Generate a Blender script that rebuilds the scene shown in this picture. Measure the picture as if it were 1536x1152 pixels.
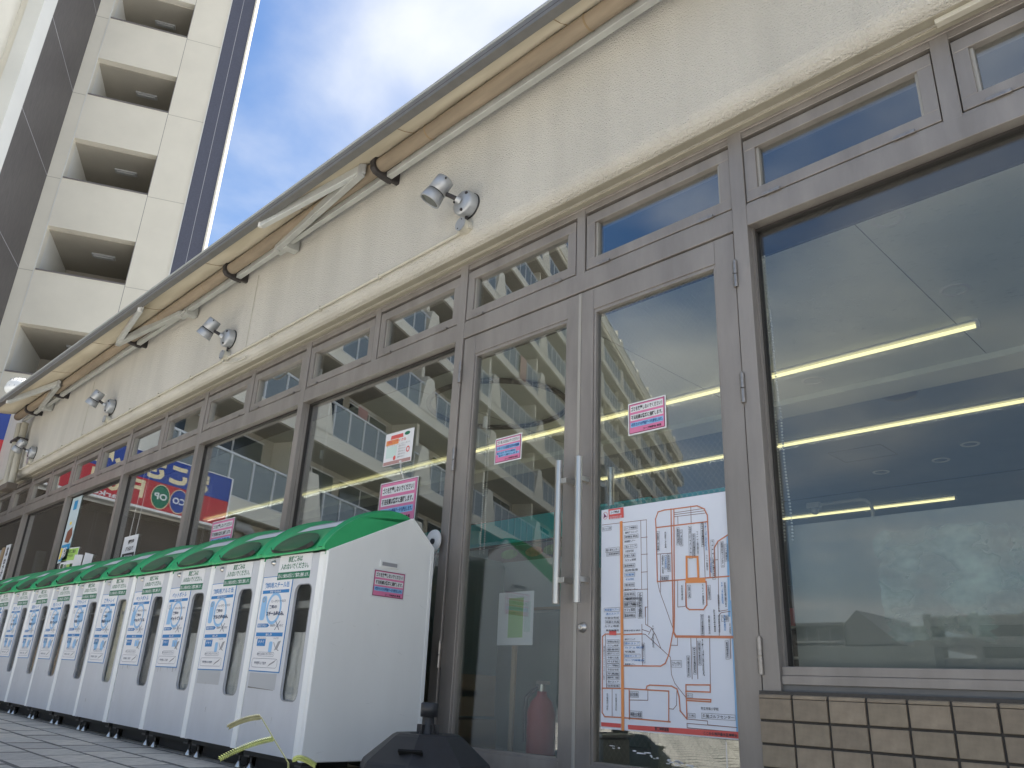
import bpy, bmesh, math, random
from mathutils import Vector, Matrix
import mathutils

for o in list(bpy.data.objects):
    bpy.data.objects.remove(o, do_unlink=True)
SC = bpy.context.scene
COL = SC.collection
R = math.radians
random.seed(7)

# ---------------------------------------------------------------- camera
cam = bpy.data.cameras.new('camera'); cam_o = bpy.data.objects.new('camera', cam); COL.objects.link(cam_o)
yaw, pitch, roll = -0.80320406, 0.37105155, 0.04866626
f_ = Vector((math.sin(yaw)*math.cos(pitch), math.cos(yaw)*math.cos(pitch), math.sin(pitch)))
r_ = Vector((math.cos(yaw), -math.sin(yaw), 0)); u_ = r_.cross(f_)
r2 = r_*math.cos(roll)+u_*math.sin(roll); u2 = -r_*math.sin(roll)+u_*math.cos(roll)
M = Matrix((r2, u2, -f_)).transposed().to_4x4(); M.translation = Vector((0, -2.53, 0.33))
cam_o.matrix_world = M
cam.sensor_fit = 'HORIZONTAL'; cam.sensor_width = 36; cam.lens = 36*1186.95/1536
cam.clip_start = 0.02; cam.clip_end = 5000
SC.camera = cam_o
SC.render.resolution_x, SC.render.resolution_y = 1024, 768

# ---------------------------------------------------------------- sky, sun, exposure
SUN_AZ, SUN_EL = math.atan2(-0.45, 0.89), R(67)
W = bpy.data.worlds.new('World'); SC.world = W; W.use_nodes = True
nt = W.node_tree; nt.nodes.clear()
def wn(t, **k):
    n = nt.nodes.new(t)
    for a, b in k.items(): setattr(n, a, b)
    return n
out = wn('ShaderNodeOutputWorld'); bg = wn('ShaderNodeBackground'); bg.inputs['Strength'].default_value = 0.11
sky = wn('ShaderNodeTexSky', sky_type='NISHITA', sun_disc=False, sun_elevation=SUN_EL, sun_rotation=SUN_AZ)
sky.air_density = 1.0; sky.dust_density = 0.6; sky.ozone_density = 1.6
tc = wn('ShaderNodeTexCoord'); sep = wn('ShaderNodeSeparateXYZ'); nt.links.new(tc.outputs['Generated'], sep.inputs[0])
addz = wn('ShaderNodeMath', operation='ADD'); addz.inputs[1].default_value = 0.16; nt.links.new(sep.outputs[2], addz.inputs[0])
mx = wn('ShaderNodeMath', operation='MAXIMUM'); mx.inputs[1].default_value = 0.05; nt.links.new(addz.outputs[0], mx.inputs[0])
dx = wn('ShaderNodeMath', operation='DIVIDE'); dy = wn('ShaderNodeMath', operation='DIVIDE')
nt.links.new(sep.outputs[0], dx.inputs[0]); nt.links.new(mx.outputs[0], dx.inputs[1])
nt.links.new(sep.outputs[1], dy.inputs[0]); nt.links.new(mx.outputs[0], dy.inputs[1])
comb = wn('ShaderNodeCombineXYZ'); nt.links.new(dx.outputs[0], comb.inputs[0]); nt.links.new(dy.outputs[0], comb.inputs[1])
comb.inputs[2].default_value = 12.5
noi = wn('ShaderNodeTexNoise'); noi.inputs['Scale'].default_value = 1.5; noi.inputs['Detail'].default_value = 7; noi.inputs['Roughness'].default_value = 0.5
noi.inputs['Distortion'].default_value = 0.25
nt.links.new(comb.outputs[0], noi.inputs['Vector'])
ramp = wn('ShaderNodeValToRGB'); ramp.color_ramp.elements[0].position = 0.40; ramp.color_ramp.elements[1].position = 0.74
ramp.color_ramp.interpolation = 'EASE'
nt.links.new(noi.outputs['Fac'], ramp.inputs[0])
hz = wn('ShaderNodeMapRange', interpolation_type='SMOOTHSTEP'); hz.inputs[1].default_value = 0.42; hz.inputs[2].default_value = 0.02; hz.inputs[3].default_value = 0.0; hz.inputs[4].default_value = 0.75
nt.links.new(sep.outputs[2], hz.inputs[0])
hzn = wn('ShaderNodeMath', operation='MULTIPLY'); nt.links.new(hz.outputs[0], hzn.inputs[0]); 
nz_b = wn('ShaderNodeTexNoise'); nz_b.inputs['Scale'].default_value = 3.2; nz_b.inputs['Detail'].default_value = 7; nt.links.new(tc.outputs['Generated'], nz_b.inputs['Vector'])
nb_r = wn('ShaderNodeMapRange'); nb_r.inputs[1].default_value = .3; nb_r.inputs[2].default_value = .62; nt.links.new(nz_b.outputs['Fac'], nb_r.inputs[0]); nt.links.new(nb_r.outputs[0], hzn.inputs[1])
mixh = wn('ShaderNodeMixRGB'); mixh.inputs[2].default_value = (1.7, 1.78, 1.9, 1)
hsv = wn('ShaderNodeHueSaturation'); hsv.inputs['Saturation'].default_value = 1.27; hsv.inputs['Value'].default_value = 0.46; nt.links.new(sky.outputs[0], hsv.inputs['Color'])
nt.links.new(hzn.outputs[0], mixh.inputs[0]); nt.links.new(hsv.outputs[0], mixh.inputs[1])
mixc = wn('ShaderNodeMixRGB'); mixc.inputs[2].default_value = (2.9, 2.97, 3.07, 1)
nt.links.new(ramp.outputs[0], mixc.inputs[0]); nt.links.new(mixh.outputs[0], mixc.inputs[1])
nt.links.new(mixc.outputs[0], bg.inputs['Color']); nt.links.new(bg.outputs[0], out.inputs[0])

sun = bpy.data.lights.new('sun', 'SUN'); sun_o = bpy.data.objects.new('sun', sun); COL.objects.link(sun_o)
sun.energy = 4.3; sun.angle = R(0.6); sun.color = (1.0, 0.965, 0.92)
sd = Vector((math.sin(SUN_AZ)*math.cos(SUN_EL), math.cos(SUN_AZ)*math.cos(SUN_EL), math.sin(SUN_EL)))
sun_o.rotation_euler = sd.to_track_quat('Z', 'Y').to_euler(); sun_o.location = (0, 0, 60)
SC.view_settings.view_transform = 'Standard'; SC.view_settings.look = 'None'
SC.view_settings.exposure = 1.76; SC.view_settings.gamma = 1.0
cy = SC.cycles
cy.use_denoising = True; cy.max_bounces = 8; cy.diffuse_bounces = 4; cy.glossy_bounces = 4; cy.transmission_bounces = 6
cy.transparent_max_bounces = 24; cy.caustics_reflective = False; cy.caustics_refractive = False
cy.sample_clamp_indirect = 6.0

# ---------------------------------------------------------------- materials
MATS = {}
def mat(name, base=(.5, .5, .5), rough=.5, metal=0.0, spec=.5, noise=None, bump=None, emit=None, trans=None, voro=None):
    if name in MATS: return MATS[name]
    m = bpy.data.materials.new(name); m.use_nodes = True; n = m.node_tree; b = n.nodes['Principled BSDF']
    b.inputs['Base Color'].default_value = (*base, 1); b.inputs['Roughness'].default_value = rough
    b.inputs['Metallic'].default_value = metal; b.inputs['Specular IOR Level'].default_value = spec
    if noise or bump:
        t = n.nodes.new('ShaderNodeTexCoord')
    if noise:                       # (scale, amount, [stretch xyz], [detail])
        sc, am = noise[0], noise[1]; st = noise[2] if len(noise) > 2 else (1, 1, 1)
        mp = n.nodes.new('ShaderNodeMapping'); mp.inputs['Scale'].default_value = st
        n.links.new(t.outputs['Object'], mp.inputs[0])
        nz = n.nodes.new('ShaderNodeTexNoise'); nz.inputs['Scale'].default_value = sc; nz.inputs['Detail'].default_value = 6
        nz.inputs['Roughness'].default_value = .6
        n.links.new(mp.outputs[0], nz.inputs['Vector'])
        cr = n.nodes.new('ShaderNodeValToRGB'); cr.color_ramp.elements[0].position = .3; cr.color_ramp.elements[1].position = .7
        cr.color_ramp.elements[0].color = (*[c*(1-am) for c in base], 1); cr.color_ramp.elements[1].color = (*[min(1, c*(1+am)) for c in base], 1)
        n.links.new(nz.outputs['Fac'], cr.inputs[0]); n.links.new(cr.outputs[0], b.inputs['Base Color'])
        mr = n.nodes.new('ShaderNodeMapRange'); mr.inputs[3].default_value = max(0, rough-.08); mr.inputs[4].default_value = min(1, rough+.1)
        n.links.new(nz.outputs['Fac'], mr.inputs[0]); n.links.new(mr.outputs[0], b.inputs['Roughness'])
    if bump:                        # (scale, strength, distance)
        nz2 = n.nodes.new('ShaderNodeTexNoise'); nz2.inputs['Scale'].default_value = bump[0]; nz2.inputs['Detail'].default_value = 3
        n.links.new(t.outputs['Object'], nz2.inputs['Vector'])
        bp = n.nodes.new('ShaderNodeBump'); bp.inputs['Strength'].default_value = bump[1]; bp.inputs['Distance'].default_value = bump[2]
        n.links.new(nz2.outputs['Fac'], bp.inputs['Height']); n.links.new(bp.outputs[0], b.inputs['Normal'])
    if emit:
        b.inputs['Emission Color'].default_value = (*emit[0], 1); b.inputs['Emission Strength'].default_value = emit[1]
    if trans: b.inputs['Transmission Weight'].default_value = trans
    MATS[name] = m
    return m

def glass(name, f0=.07, power=4.0, tint=(.93, .96, .95), rough=0.0, wobble=0.0):
    m = bpy.data.materials.new(name); m.use_nodes = True; n = m.node_tree; n.nodes.clear()
    o = n.nodes.new('ShaderNodeOutputMaterial'); mixs = n.nodes.new('ShaderNodeMixShader')
    tr = n.nodes.new('ShaderNodeBsdfTransparent'); tr.inputs[0].default_value = (*tint, 1)
    gl = n.nodes.new('ShaderNodeBsdfGlossy'); gl.inputs['Roughness'].default_value = rough; gl.inputs[0].default_value = (.96, .98, 1, 1)
    lw = n.nodes.new('ShaderNodeLayerWeight'); lw.inputs[0].default_value = .5
    pw = n.nodes.new('ShaderNodeMath'); pw.operation = 'POWER'; pw.inputs[1].default_value = power
    n.links.new(lw.outputs['Facing'], pw.inputs[0])
    mr = n.nodes.new('ShaderNodeMapRange'); mr.inputs[3].default_value = f0; mr.inputs[4].default_value = 1.0
    n.links.new(pw.outputs[0], mr.inputs[0])
    n.links.new(mr.outputs[0], mixs.inputs[0]); n.links.new(tr.outputs[0], mixs.inputs[1]); n.links.new(gl.outputs[0], mixs.inputs[2])
    n.links.new(mixs.outputs[0], o.inputs[0])
    if wobble:
        t = n.nodes.new('ShaderNodeTexCoord'); nz = n.nodes.new('ShaderNodeTexNoise'); nz.inputs['Scale'].default_value = 1.1; nz.inputs['Detail'].default_value = 1
        n.links.new(t.outputs['Object'], nz.inputs['Vector'])
        bp = n.nodes.new('ShaderNodeBump'); bp.inputs['Strength'].default_value = 1; bp.inputs['Distance'].default_value = wobble
        n.links.new(nz.outputs['Fac'], bp.inputs['Height']); n.links.new(bp.outputs[0], gl.inputs['Normal'])
    MATS[name] = m
    return m

# stucco: coarse sprayed finish with soft dirt streaks
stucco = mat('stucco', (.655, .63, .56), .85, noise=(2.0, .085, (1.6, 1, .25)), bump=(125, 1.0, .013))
stucco_smooth_shaded = mat('stucco_smooth_shaded', (.36, .335, .265), .8, noise=(6, .12), bump=(120, .5, .002))  # smooth soffit finish; weaker ground bounce is put into its darker colour
alu = mat('bronze_aluminium', (.31, .285, .262), .42, .40, noise=(7, .17, (1, 1, .22)))
alu_dark = mat('bronze_groove', (.045, .04, .038), .6, .2)
bead = mat('glazing_bead', (.42, .40, .36), .5, .3)
steel = mat('stainless_steel', (.62, .60, .56), .3, 1.0, noise=(40, .08, (1, 1, .05)))
hinge_m = mat('hinge_steel', (.36, .335, .31), .38, .9, noise=(60, .2))
galv = mat('zinc_foot', (.6, .62, .62), .3, .9)
pane_m = glass('pane_glass', .11, 1.9, (.80, .83, .82), 0, .0002)
pane_c = glass('pane_clear', .05, 1.9, (.90, .925, .915), 0, .0002)
pane_d = glass('pane_door', .065, 2.2, (.92, .945, .935), 0, .0002)
tile_a = mat('tile_brown', (.31, .25, .175), .55, noise=(30, .16), bump=(220, .3, .001))
tile_b = mat('tile_tan', (.345, .275, .195), .55, noise=(26, .18), bump=(220, .3, .001))
tile_c = mat('tile_grey_brown', (.29, .232, .165), .55, noise=(34, .15), bump=(220, .3, .001))
mortar = mat('tile_mortar', (.085, .078, .07), .9, noise=(60, .2))
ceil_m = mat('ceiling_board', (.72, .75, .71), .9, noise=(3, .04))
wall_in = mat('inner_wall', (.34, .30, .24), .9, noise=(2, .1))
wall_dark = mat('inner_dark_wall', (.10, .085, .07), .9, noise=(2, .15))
floor_in = mat('shop_floor', (.30, .29, .27), .35, noise=(3, .08))
strip_em = mat('fluorescent_tube', (.9, .9, .8), .5, emit=((1.0, .88, .42), .42))
dl_em = mat('downlight_glow', (.9, .8, .6), .5, emit=((1.0, .80, .50), 1.6))
white_p = mat('white_paint', (.72, .72, .70), .45, noise=(8, .05))
grey_p = mat('grey_paint', (.40, .41, .41), .5, noise=(12, .08))
bar_m = mat('aged_white_bar', (.42, .43, .41), .45, noise=(7, .12))
bar_dark = mat('dark_grey_bar', (.16, .16, .155), .45, noise=(10, .12))
black_p = mat('black_plastic', (.022, .023, .026), .48, noise=(25, .2), bump=(180, .15, .001))
rust = mat('dark_bracket', (.05, .045, .045), .6, .3)
lampgrey = mat('lamp_silver', (.44, .46, .48), .38, .5, noise=(30, .06))
lampglass = mat('lamp_lens', (.10, .11, .10), .12)
conduit_m = mat('painted_conduit', (.58, .555, .47), .6, noise=(8, .06))
bin_front = mat('bin_grey_panel', (.58, .605, .645), .42, noise=(4, .09, (1, 1, .35)))
bin_white = mat('bin_white_panel', (.86, .88, .87), .40, noise=(2.6, .05, (1, 1, .3)))
bin_green = mat('bin_green_lid', (.036, .40, .15), .46, noise=(5, .12))
bin_dgreen = mat('bin_dark_flap', (.018, .10, .045), .5)
bin_under = mat('bin_underframe_and_shade', (.03, .03, .03), .7)
bag_m = mat('clear_bag', (.66, .65, .63), .35, noise=(14, .25, (1, 1, .3)), bump=(28, .6, .02))
bag_brown = mat('paper_bag_content', (.55, .40, .27), .6, noise=(10, .35, (1, 1, .3)), bump=(20, .6, .02))
bag_tan = mat('tray_content', (.66, .60, .45), .6, noise=(25, .2), bump=(50, .6, .01))
bag_dark = mat('dark_content', (.30, .28, .27), .5, noise=(14, .4, (1, 1, .3)), bump=(28, .6, .02))
acry = glass('acrylic_window', .04, 4.5, (.93, .94, .93), .02)
paper = mat('paper_white', (.78, .79, .81), .55)
paper_l = mat('laminated_paper', (.76, .80, .88), .3)
pink = mat('print_pink', (.72, .22, .40), .5)
lblue = mat('print_light_blue', (.28, .52, .80), .5)
blue = mat('print_blue', (.025, .21, .52), .5)
ink = mat('print_black', (.02, .02, .022), .5)
dgreen = mat('print_dark_green', (.012, .17, .09), .5)
lime = mat('print_lime', (.42, .68, .16), .5)
orange = mat('print_orange', (.78, .30, .10), .5)
redp = mat('print_red', (.68, .11, .10), .5)
brownline = mat('print_brown', (.58, .22, .12), .5)
greyprint = mat('print_grey', (.32, .33, .35), .5)
teal = mat('teal_board', (.01, .25, .25), .5)
yellow = mat('print_yellow', (.85, .65, .08), .5)

# awning fabric: thin, lets sunlight through
def fabric():
    m = bpy.data.materials.new('awning_fabric'); m.use_nodes = True; n = m.node_tree; n.nodes.clear()
    o = n.nodes.new('ShaderNodeOutputMaterial'); d = n.nodes.new('ShaderNodeBsdfDiffuse'); t = n.nodes.new('ShaderNodeBsdfTranslucent'); mixs = n.nodes.new('ShaderNodeMixShader')
    tcd = n.nodes.new('ShaderNodeTexCoord'); nz = n.nodes.new('ShaderNodeTexNoise'); nz.inputs['Scale'].default_value = 2.2; nz.inputs['Detail'].default_value = 5
    mp = n.nodes.new('ShaderNodeMapping'); mp.inputs['Scale'].default_value = (.5, 3, 3); n.links.new(tcd.outputs['Object'], mp.inputs[0]); n.links.new(mp.outputs[0], nz.inputs['Vector'])
    cr = n.nodes.new('ShaderNodeValToRGB'); cr.color_ramp.elements[0].position = .3; cr.color_ramp.elements[1].position = .72
    cr.color_ramp.elements[0].color = (.50, .455, .36, 1); cr.color_ramp.elements[1].color = (.70, .66, .56, 1)
    n.links.new(nz.outputs['Fac'], cr.inputs[0]); n.links.new(cr.outputs[0], d.inputs[0]); n.links.new(cr.outputs[0], t.inputs[0])
    mixs.inputs[0].default_value = .20; n.links.new(d.outputs[0], mixs.inputs[1]); n.links.new(t.outputs[0], mixs.inputs[2]); n.links.new(mixs.outputs[0], o.inputs[0])
    MATS['fabric'] = m; return m
fabric_m = fabric()

# ---------------------------------------------------------------- mesh helpers
class MB:
    def __init__(s): s.v = []; s.f = []; s.sm = []
    def add(s, vs, fs, smooth=False):
        b = len(s.v); s.v += [tuple(q) for q in vs]; s.f += [tuple(i+b for i in f) for f in fs]; s.sm += [smooth]*len(fs); return s
    def box(s, x0, x1, y0, y1, z0, z1):
        return s.add([(x0,y0,z0),(x1,y0,z0),(x1,y1,z0),(x0,y1,z0),(x0,y0,z1),(x1,y0,z1),(x1,y1,z1),(x0,y1,z1)],
                     [(0,3,2,1),(4,5,6,7),(0,1,5,4),(1,2,6,5),(2,3,7,6),(3,0,4,7)])
    def quad(s, a, b, c, d): return s.add([a, b, c, d], [(0, 1, 2, 3)])
    def poly(s, pts): return s.add(pts, [tuple(range(len(pts)))])
    def prism_x(s, prof, x0, x1, smooth=False):          # profile of (y,z), counter-clockwise seen from +x
        n = len(prof)
        s.add([(x0, y, z) for y, z in prof]+[(x1, y, z) for y, z in prof],
              [tuple(range(n-1, -1, -1)), tuple(range(n, 2*n))])
        return s.add([(x0, y, z) for y, z in prof]+[(x1, y, z) for y, z in prof],
              [(i, (i+1) % n, n+(i+1) % n, n+i) for i in range(n)], smooth)
    def prism_y(s, prof, y0, y1):                        # profile of (x,z)
        n = len(prof)
        return s.add([(x, y0, z) for x, z in prof]+[(x, y1, z) for x, z in prof],
              [tuple(range(n)), tuple(range(2*n-1, n-1, -1))]+[(i, n+i, n+(i+1) % n, (i+1) % n) for i in range(n)])
    def prism_z(s, prof, z0, z1):
        n = len(prof)
        return s.add([(x, y, z0) for x, y in prof]+[(x, y, z1) for x, y in prof],
              [tuple(range(n-1, -1, -1)), tuple(range(n, 2*n))]+[(i, (i+1) % n, n+(i+1) % n, n+i) for i in range(n)])
    def cyl(s, a, b, r0, r1=None, n=16, caps=True):
        r1 = r0 if r1 is None else r1
        a = Vector(a); b = Vector(b); d = (b-a).normalized()
        t = d.orthogonal().normalized(); w = d.cross(t)
        ring = lambda c, r: [c+(t*math.cos(2*math.pi*i/n)+w*math.sin(2*math.pi*i/n))*r for i in range(n)]
        s.add(ring(a, r0)+ring(b, r1), [(i, (i+1) % n, n+(i+1) % n, n+i) for i in range(n)], True)
        if caps:
            s.add(ring(a, r0), [tuple(range(n-1, -1, -1))]); s.add(ring(b, r1), [tuple(range(n))])
        return s
    def lathe(s, a, d, prof, n=24):                       # prof: (distance along d, radius)
        a = Vector(a); d = Vector(d).normalized(); t = d.orthogonal().normalized(); w = d.cross(t)
        vs = []
        for h, r in prof:
            vs += [a+d*h+(t*math.cos(2*math.pi*i/n)+w*math.sin(2*math.pi*i/n))*r for i in range(n)]
        fs = []
        for k in range(len(prof)-1):
            fs += [(k*n+i, k*n+(i+1) % n, (k+1)*n+(i+1) % n, (k+1)*n+i) for i in range(n)]
        return s.add(vs, fs, True)
    def tube(s, pts, r, n=8):
        for i in range(len(pts)-1): s.cyl(pts[i], pts[i+1], r, n=n)
        return s
    def strip(s, pts, w, y):                              # flat line in the xz plane at depth y
        s.k = getattr(s, 'k', 0)
        for (x0, z0), (x1, z1) in zip(pts, pts[1:]):
            dx_, dz_ = x1-x0, z1-z0; l = math.hypot(dx_, dz_) or 1e-6
            ex, ez = dx_/l*w*.5, dz_/l*w*.5; px, pz = -dz_/l*w*.5, dx_/l*w*.5
            s.k += 1; y -= 1.2e-5
            s.add([(x0-ex-px, y, z0-ez-pz), (x1+ex-px, y, z1+ez-pz), (x1+ex+px, y, z1+ez+pz), (x0-ex+px, y, z0-ez+pz)], [(0, 1, 2, 3)])
        return s
    def rect(s, x0, x1, z0, z1, y): return s.add([(x0, y, z0), (x1, y, z0), (x1, y, z1), (x0, y, z1)], [(0, 1, 2, 3)])
    def disc(s, cx_, cz_, rx, rz, y, n=20): return s.add([(cx_+rx*math.cos(2*math.pi*i/n), y, cz_+rz*math.sin(2*math.pi*i/n)) for i in range(n)], [tuple(range(n))])
    def ring(s, cx_, cz_, rx, rz, w, y, n=24):
        a = [(cx_+rx*math.cos(2*math.pi*i/n), y, cz_+rz*math.sin(2*math.pi*i/n)) for i in range(n)]
        b = [(cx_+(rx-w)*math.cos(2*math.pi*i/n), y, cz_+(rz-w)*math.sin(2*math.pi*i/n)) for i in range(n)]
        return s.add(a+b, [(i, (i+1) % n, n+(i+1) % n, n+i) for i in range(n)])
    def mesh(s, name='m', bevel=0, origin=(0, 0, 0)):
        me = bpy.data.meshes.new(name)
        ox, oy, oz = origin
        me.from_pydata([(x-ox, y-oy, z-oz) for x, y, z in s.v], [], s.f)
        me.polygons.foreach_set('use_smooth', s.sm)
        me.update()
        if bevel:
            bm = bmesh.new(); bm.from_mesh(me)
            bmesh.ops.remove_doubles(bm, verts=bm.verts, dist=1e-5)
            bmesh.ops.bevel(bm, geom=[e for e in bm.edges if e.is_manifold and e.calc_face_angle(0) > .6], offset=bevel, segments=1, affect='EDGES', clamp_overlap=True)
            bm.to_mesh(me); bm.free()
        return me

def wloc(o):
    v = Vector((0, 0, 0))
    while o is not None:
        v += o.location; o = o.parent
    return v
def link(name, data, m=None, parent=None, loc=(0, 0, 0), rot=(0, 0, 0)):
    o = bpy.data.objects.new(name, data); COL.objects.link(o)
    o.location = loc; o.rotation_euler = rot
    if parent is not None: o.parent = parent
    if m is not None and data is not None and hasattr(data, 'materials') and not data.materials: data.materials.append(m)
    return o
def tag(o, label=None, cat=None, group=None, kind=None):
    if label: o['label'] = label
    if cat: o['category'] = cat
    if group: o['group'] = group
    if kind: o['kind'] = kind
    return o
def thing(name, label, cat, loc=(0, 0, 0), rot=(0, 0, 0), group=None):
    return tag(link(name, None, None, None, loc, rot), label, cat, group)
def part(name, mb, m, parent, bevel=0):                   # mb in WORLD coordinates (parents unrotated)
    off = wloc(parent)
    return link(name, mb.mesh(name, bevel, off), m, parent)
def lpart(name, mb, m, parent, bevel=0, loc=(0, 0, 0), rot=(0, 0, 0)):   # mb in the parent's local coordinates
    return link(name, mb.mesh(name, bevel), m, parent, loc, rot)
def solo(name, mb, m, label=None, cat=None, group=None, kind=None, bevel=0, loc=(0, 0, 0)):
    o = link(name, mb.mesh(name, bevel, loc), m, None, loc); return tag(o, label, cat, group, kind)
def copy_tree(o, parent=None):
    c = o.copy(); COL.objects.link(c); c.parent = parent
    for ch in list(o.children): copy_tree(ch, c)
    return c

TXT = {}
def text_verts(s, bold=0.0, res=2, vertical=False):
    key = (s, bold, res, vertical)
    if key in TXT: return TXT[key]
    cu = bpy.data.curves.new('lettering', 'FONT'); cu.body = '\n'.join(s) if vertical else s
    cu.size = 1; cu.resolution_u = res; cu.offset = bold; cu.align_x = 'LEFT'
    if vertical: cu.space_line = .82
    ob = bpy.data.objects.new('lettering', cu); COL.objects.link(ob)
    me = bpy.data.meshes.new_from_object(ob.evaluated_get(bpy.context.evaluated_depsgraph_get()))
    vs = [(v.co.x, v.co.y) for v in me.vertices]; fs = [tuple(p.vertices) for p in me.polygons]
    bpy.data.objects.remove(ob, do_unlink=True); bpy.data.meshes.remove(me); bpy.data.curves.remove(cu)
    if not vs: vs = [(0, 0), (1, 0), (1, 1)]; fs = [(0, 1, 2)]
    x0 = min(v[0] for v in vs); x1 = max(v[0] for v in vs); y0 = min(v[1] for v in vs); y1 = max(v[1] for v in vs)
    r = ([((x-x0)/(x1-x0), (y-y0)/(y1-y0)) for x, y in vs], fs, (x1-x0)/max(1e-6, (y1-y0)))
    TXT[key] = r
    return r
def put_text(mb, s, x0, x1, z0, z1, y, bold=.012, res=2, vertical=False, keep=False, place=None):
    """fit text into the rectangle x0..x1, z0..z1 facing -y (or via place(u,v))"""
    vs, fs, asp = text_verts(s, bold, res, vertical)
    if keep:
        w = min(x1-x0, (z1-z0)*asp); xm = (x0+x1)/2; x0, x1 = xm-w/2, xm+w/2
    if place: pts = [place(x0+(x1-x0)*a, z0+(z1-z0)*b) for a, b in vs]
    else: pts = [(x0+(x1-x0)*a, y, z0+(z1-z0)*b) for a, b in vs]
    mb.add(pts, fs); return mb
def rrect(x0, x1, z0, z1, r, n=5):
    pts = []
    for cx_, cz_, a0 in ((x1-r, z0+r, -90), (x1-r, z1-r, 0), (x0+r, z1-r, 90), (x0+r, z0+r, 180)):
        for i in range(n+1):
            a = R(a0+90*i/n); pts.append((cx_+r*math.cos(a), cz_+r*math.sin(a)))
    return pts
def gz(x): return -0.0704-0.012*max(-45, min(12, x))      # the forecourt falls gently towards +x

# ================================================================ GROUND
asphalt = mat('asphalt', (.10, .10, .102), .9, noise=(20, .25), bump=(300, .5, .004))
paving = mat('paving_concrete', (.46, .45, .43), .85, noise=(14, .16), bump=(160, .4, .002))
paver_m = [mat('paver_grey', (.57, .535, .47), .85, noise=(24, .18), bump=(200, .5, .002)),
           mat('paver_warm', (.61, .565, .49), .85, noise=(20, .2), bump=(200, .5, .002)),
           mat('paver_dark', (.50, .47, .42), .85, noise=(28, .2), bump=(200, .5, .002))]
g = MB()
xs = [-1500, -45, 12, 1500]
for a, b in zip(xs, xs[1:]):
    g.quad((a, -1500, gz(a)-.02), (b, -1500, gz(b)-.02), (b, 1500, gz(b)-.02), (a, 1500, gz(a)-.02))
solo('ground', g, paving, kind='structure')
g = MB(); g.quad((-45, -40, gz(-45)-.016), (12, -40, gz(12)-.016), (12, -5.3, gz(12)-.016), (-45, -5.3, gz(-45)-.016))
solo('road', g, asphalt, kind='structure')
pv = MB(); pv.quad((-13, -5, gz(-13)-.012), (3, -5, gz(3)-.012), (3, .0, gz(3)-.012), (-13, .0, gz(-13)-.012))
pavement = solo('pavement', pv, mat('joint_sand', (.05, .047, .042), .95, noise=(60, .3)), kind='structure')
def paver_shape(mb, x, y, z):
    v = []
    for hx, hy, hz in ((.148, .098, -.03), (.148, .098, -.007), (.1405, .0905, 0)):
        v += [(x-hx, y-hy, z+hz), (x+hx, y-hy, z+hz), (x+hx, y+hy, z+hz), (x-hx, y+hy, z+hz)]
    return mb.add(v, [(8, 9, 10, 11)]+[(k*4+i, k*4+(i+1) % 4, k*4+4+(i+1) % 4, k*4+4+i) for k in range(2) for i in range(4)])
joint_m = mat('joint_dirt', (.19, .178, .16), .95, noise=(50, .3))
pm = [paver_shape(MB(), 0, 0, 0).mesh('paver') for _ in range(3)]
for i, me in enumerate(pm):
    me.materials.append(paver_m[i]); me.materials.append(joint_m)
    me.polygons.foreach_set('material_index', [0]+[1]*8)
slope = math.atan(0.012)
cnt = 0; rest = MB()
for j in range(25):
    yy = -.08-.2*j-.1
    for i in range(54):
        xx = -13+.3*i+(.15 if j % 2 else 0)+.15
        if xx > 2.8: continue
        zz = gz(xx)+random.uniform(-.0012, .0012)
        near = -9.2 < xx < -2.0 and -1.95 < yy < -.1 and cnt < 300
        if near:
            o = link('paver', pm[random.choice((0, 0, 1, 1, 2))], None, pavement, (xx, yy, zz), (random.uniform(-.004, .004), slope+random.uniform(-.004, .004), random.uniform(-.004, .004)))
            cnt += 1
        else:
            paver_shape(rest, xx, yy, zz)
o = link('paver_field', rest.mesh('paver_field'), paver_m[0], pavement); o['kind'] = 'stuff'
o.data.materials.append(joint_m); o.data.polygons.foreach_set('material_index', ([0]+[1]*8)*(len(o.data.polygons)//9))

# ================================================================ STORE BUILDING
XL, XR = -12.95, 3.1                                       # ends of the shop front
store = thing('store_building', 'single storey store front with cream stucco band above bronze framed glazing', 'building', (-5, 0, 0))
Z_RAIL0, Z_RAIL1, Z_HEAD = 2.098, 2.205, 2.565
WF = -.16                                                   # stucco face
prof = [(0.02, 3.82), (WF, 3.82), (WF, 2.635), (WF+.006, 2.608), (WF+.018, 2.588), (WF+.035, 2.574), (WF+.055, 2.568), (0.02, 2.568)]
w = MB(); n_ = 90
# front sheet finely divided so the spray texture catches the light
w.prism_x(prof, XL, XR)
part('stucco_wall', w, stucco, store)
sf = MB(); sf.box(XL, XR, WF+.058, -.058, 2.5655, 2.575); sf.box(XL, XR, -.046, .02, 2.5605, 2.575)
part('soffit_strip', sf, stucco_smooth_shaded, store, .002)
part('soffit_trim', MB().box(-.52, XR, -.085, -.056, 2.546, 2.566), conduit_m, store, .002)
part('roof', MB().box(XL-.2, XR, .02, 13.2, 3.6, 3.8), grey_p, store)
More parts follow.
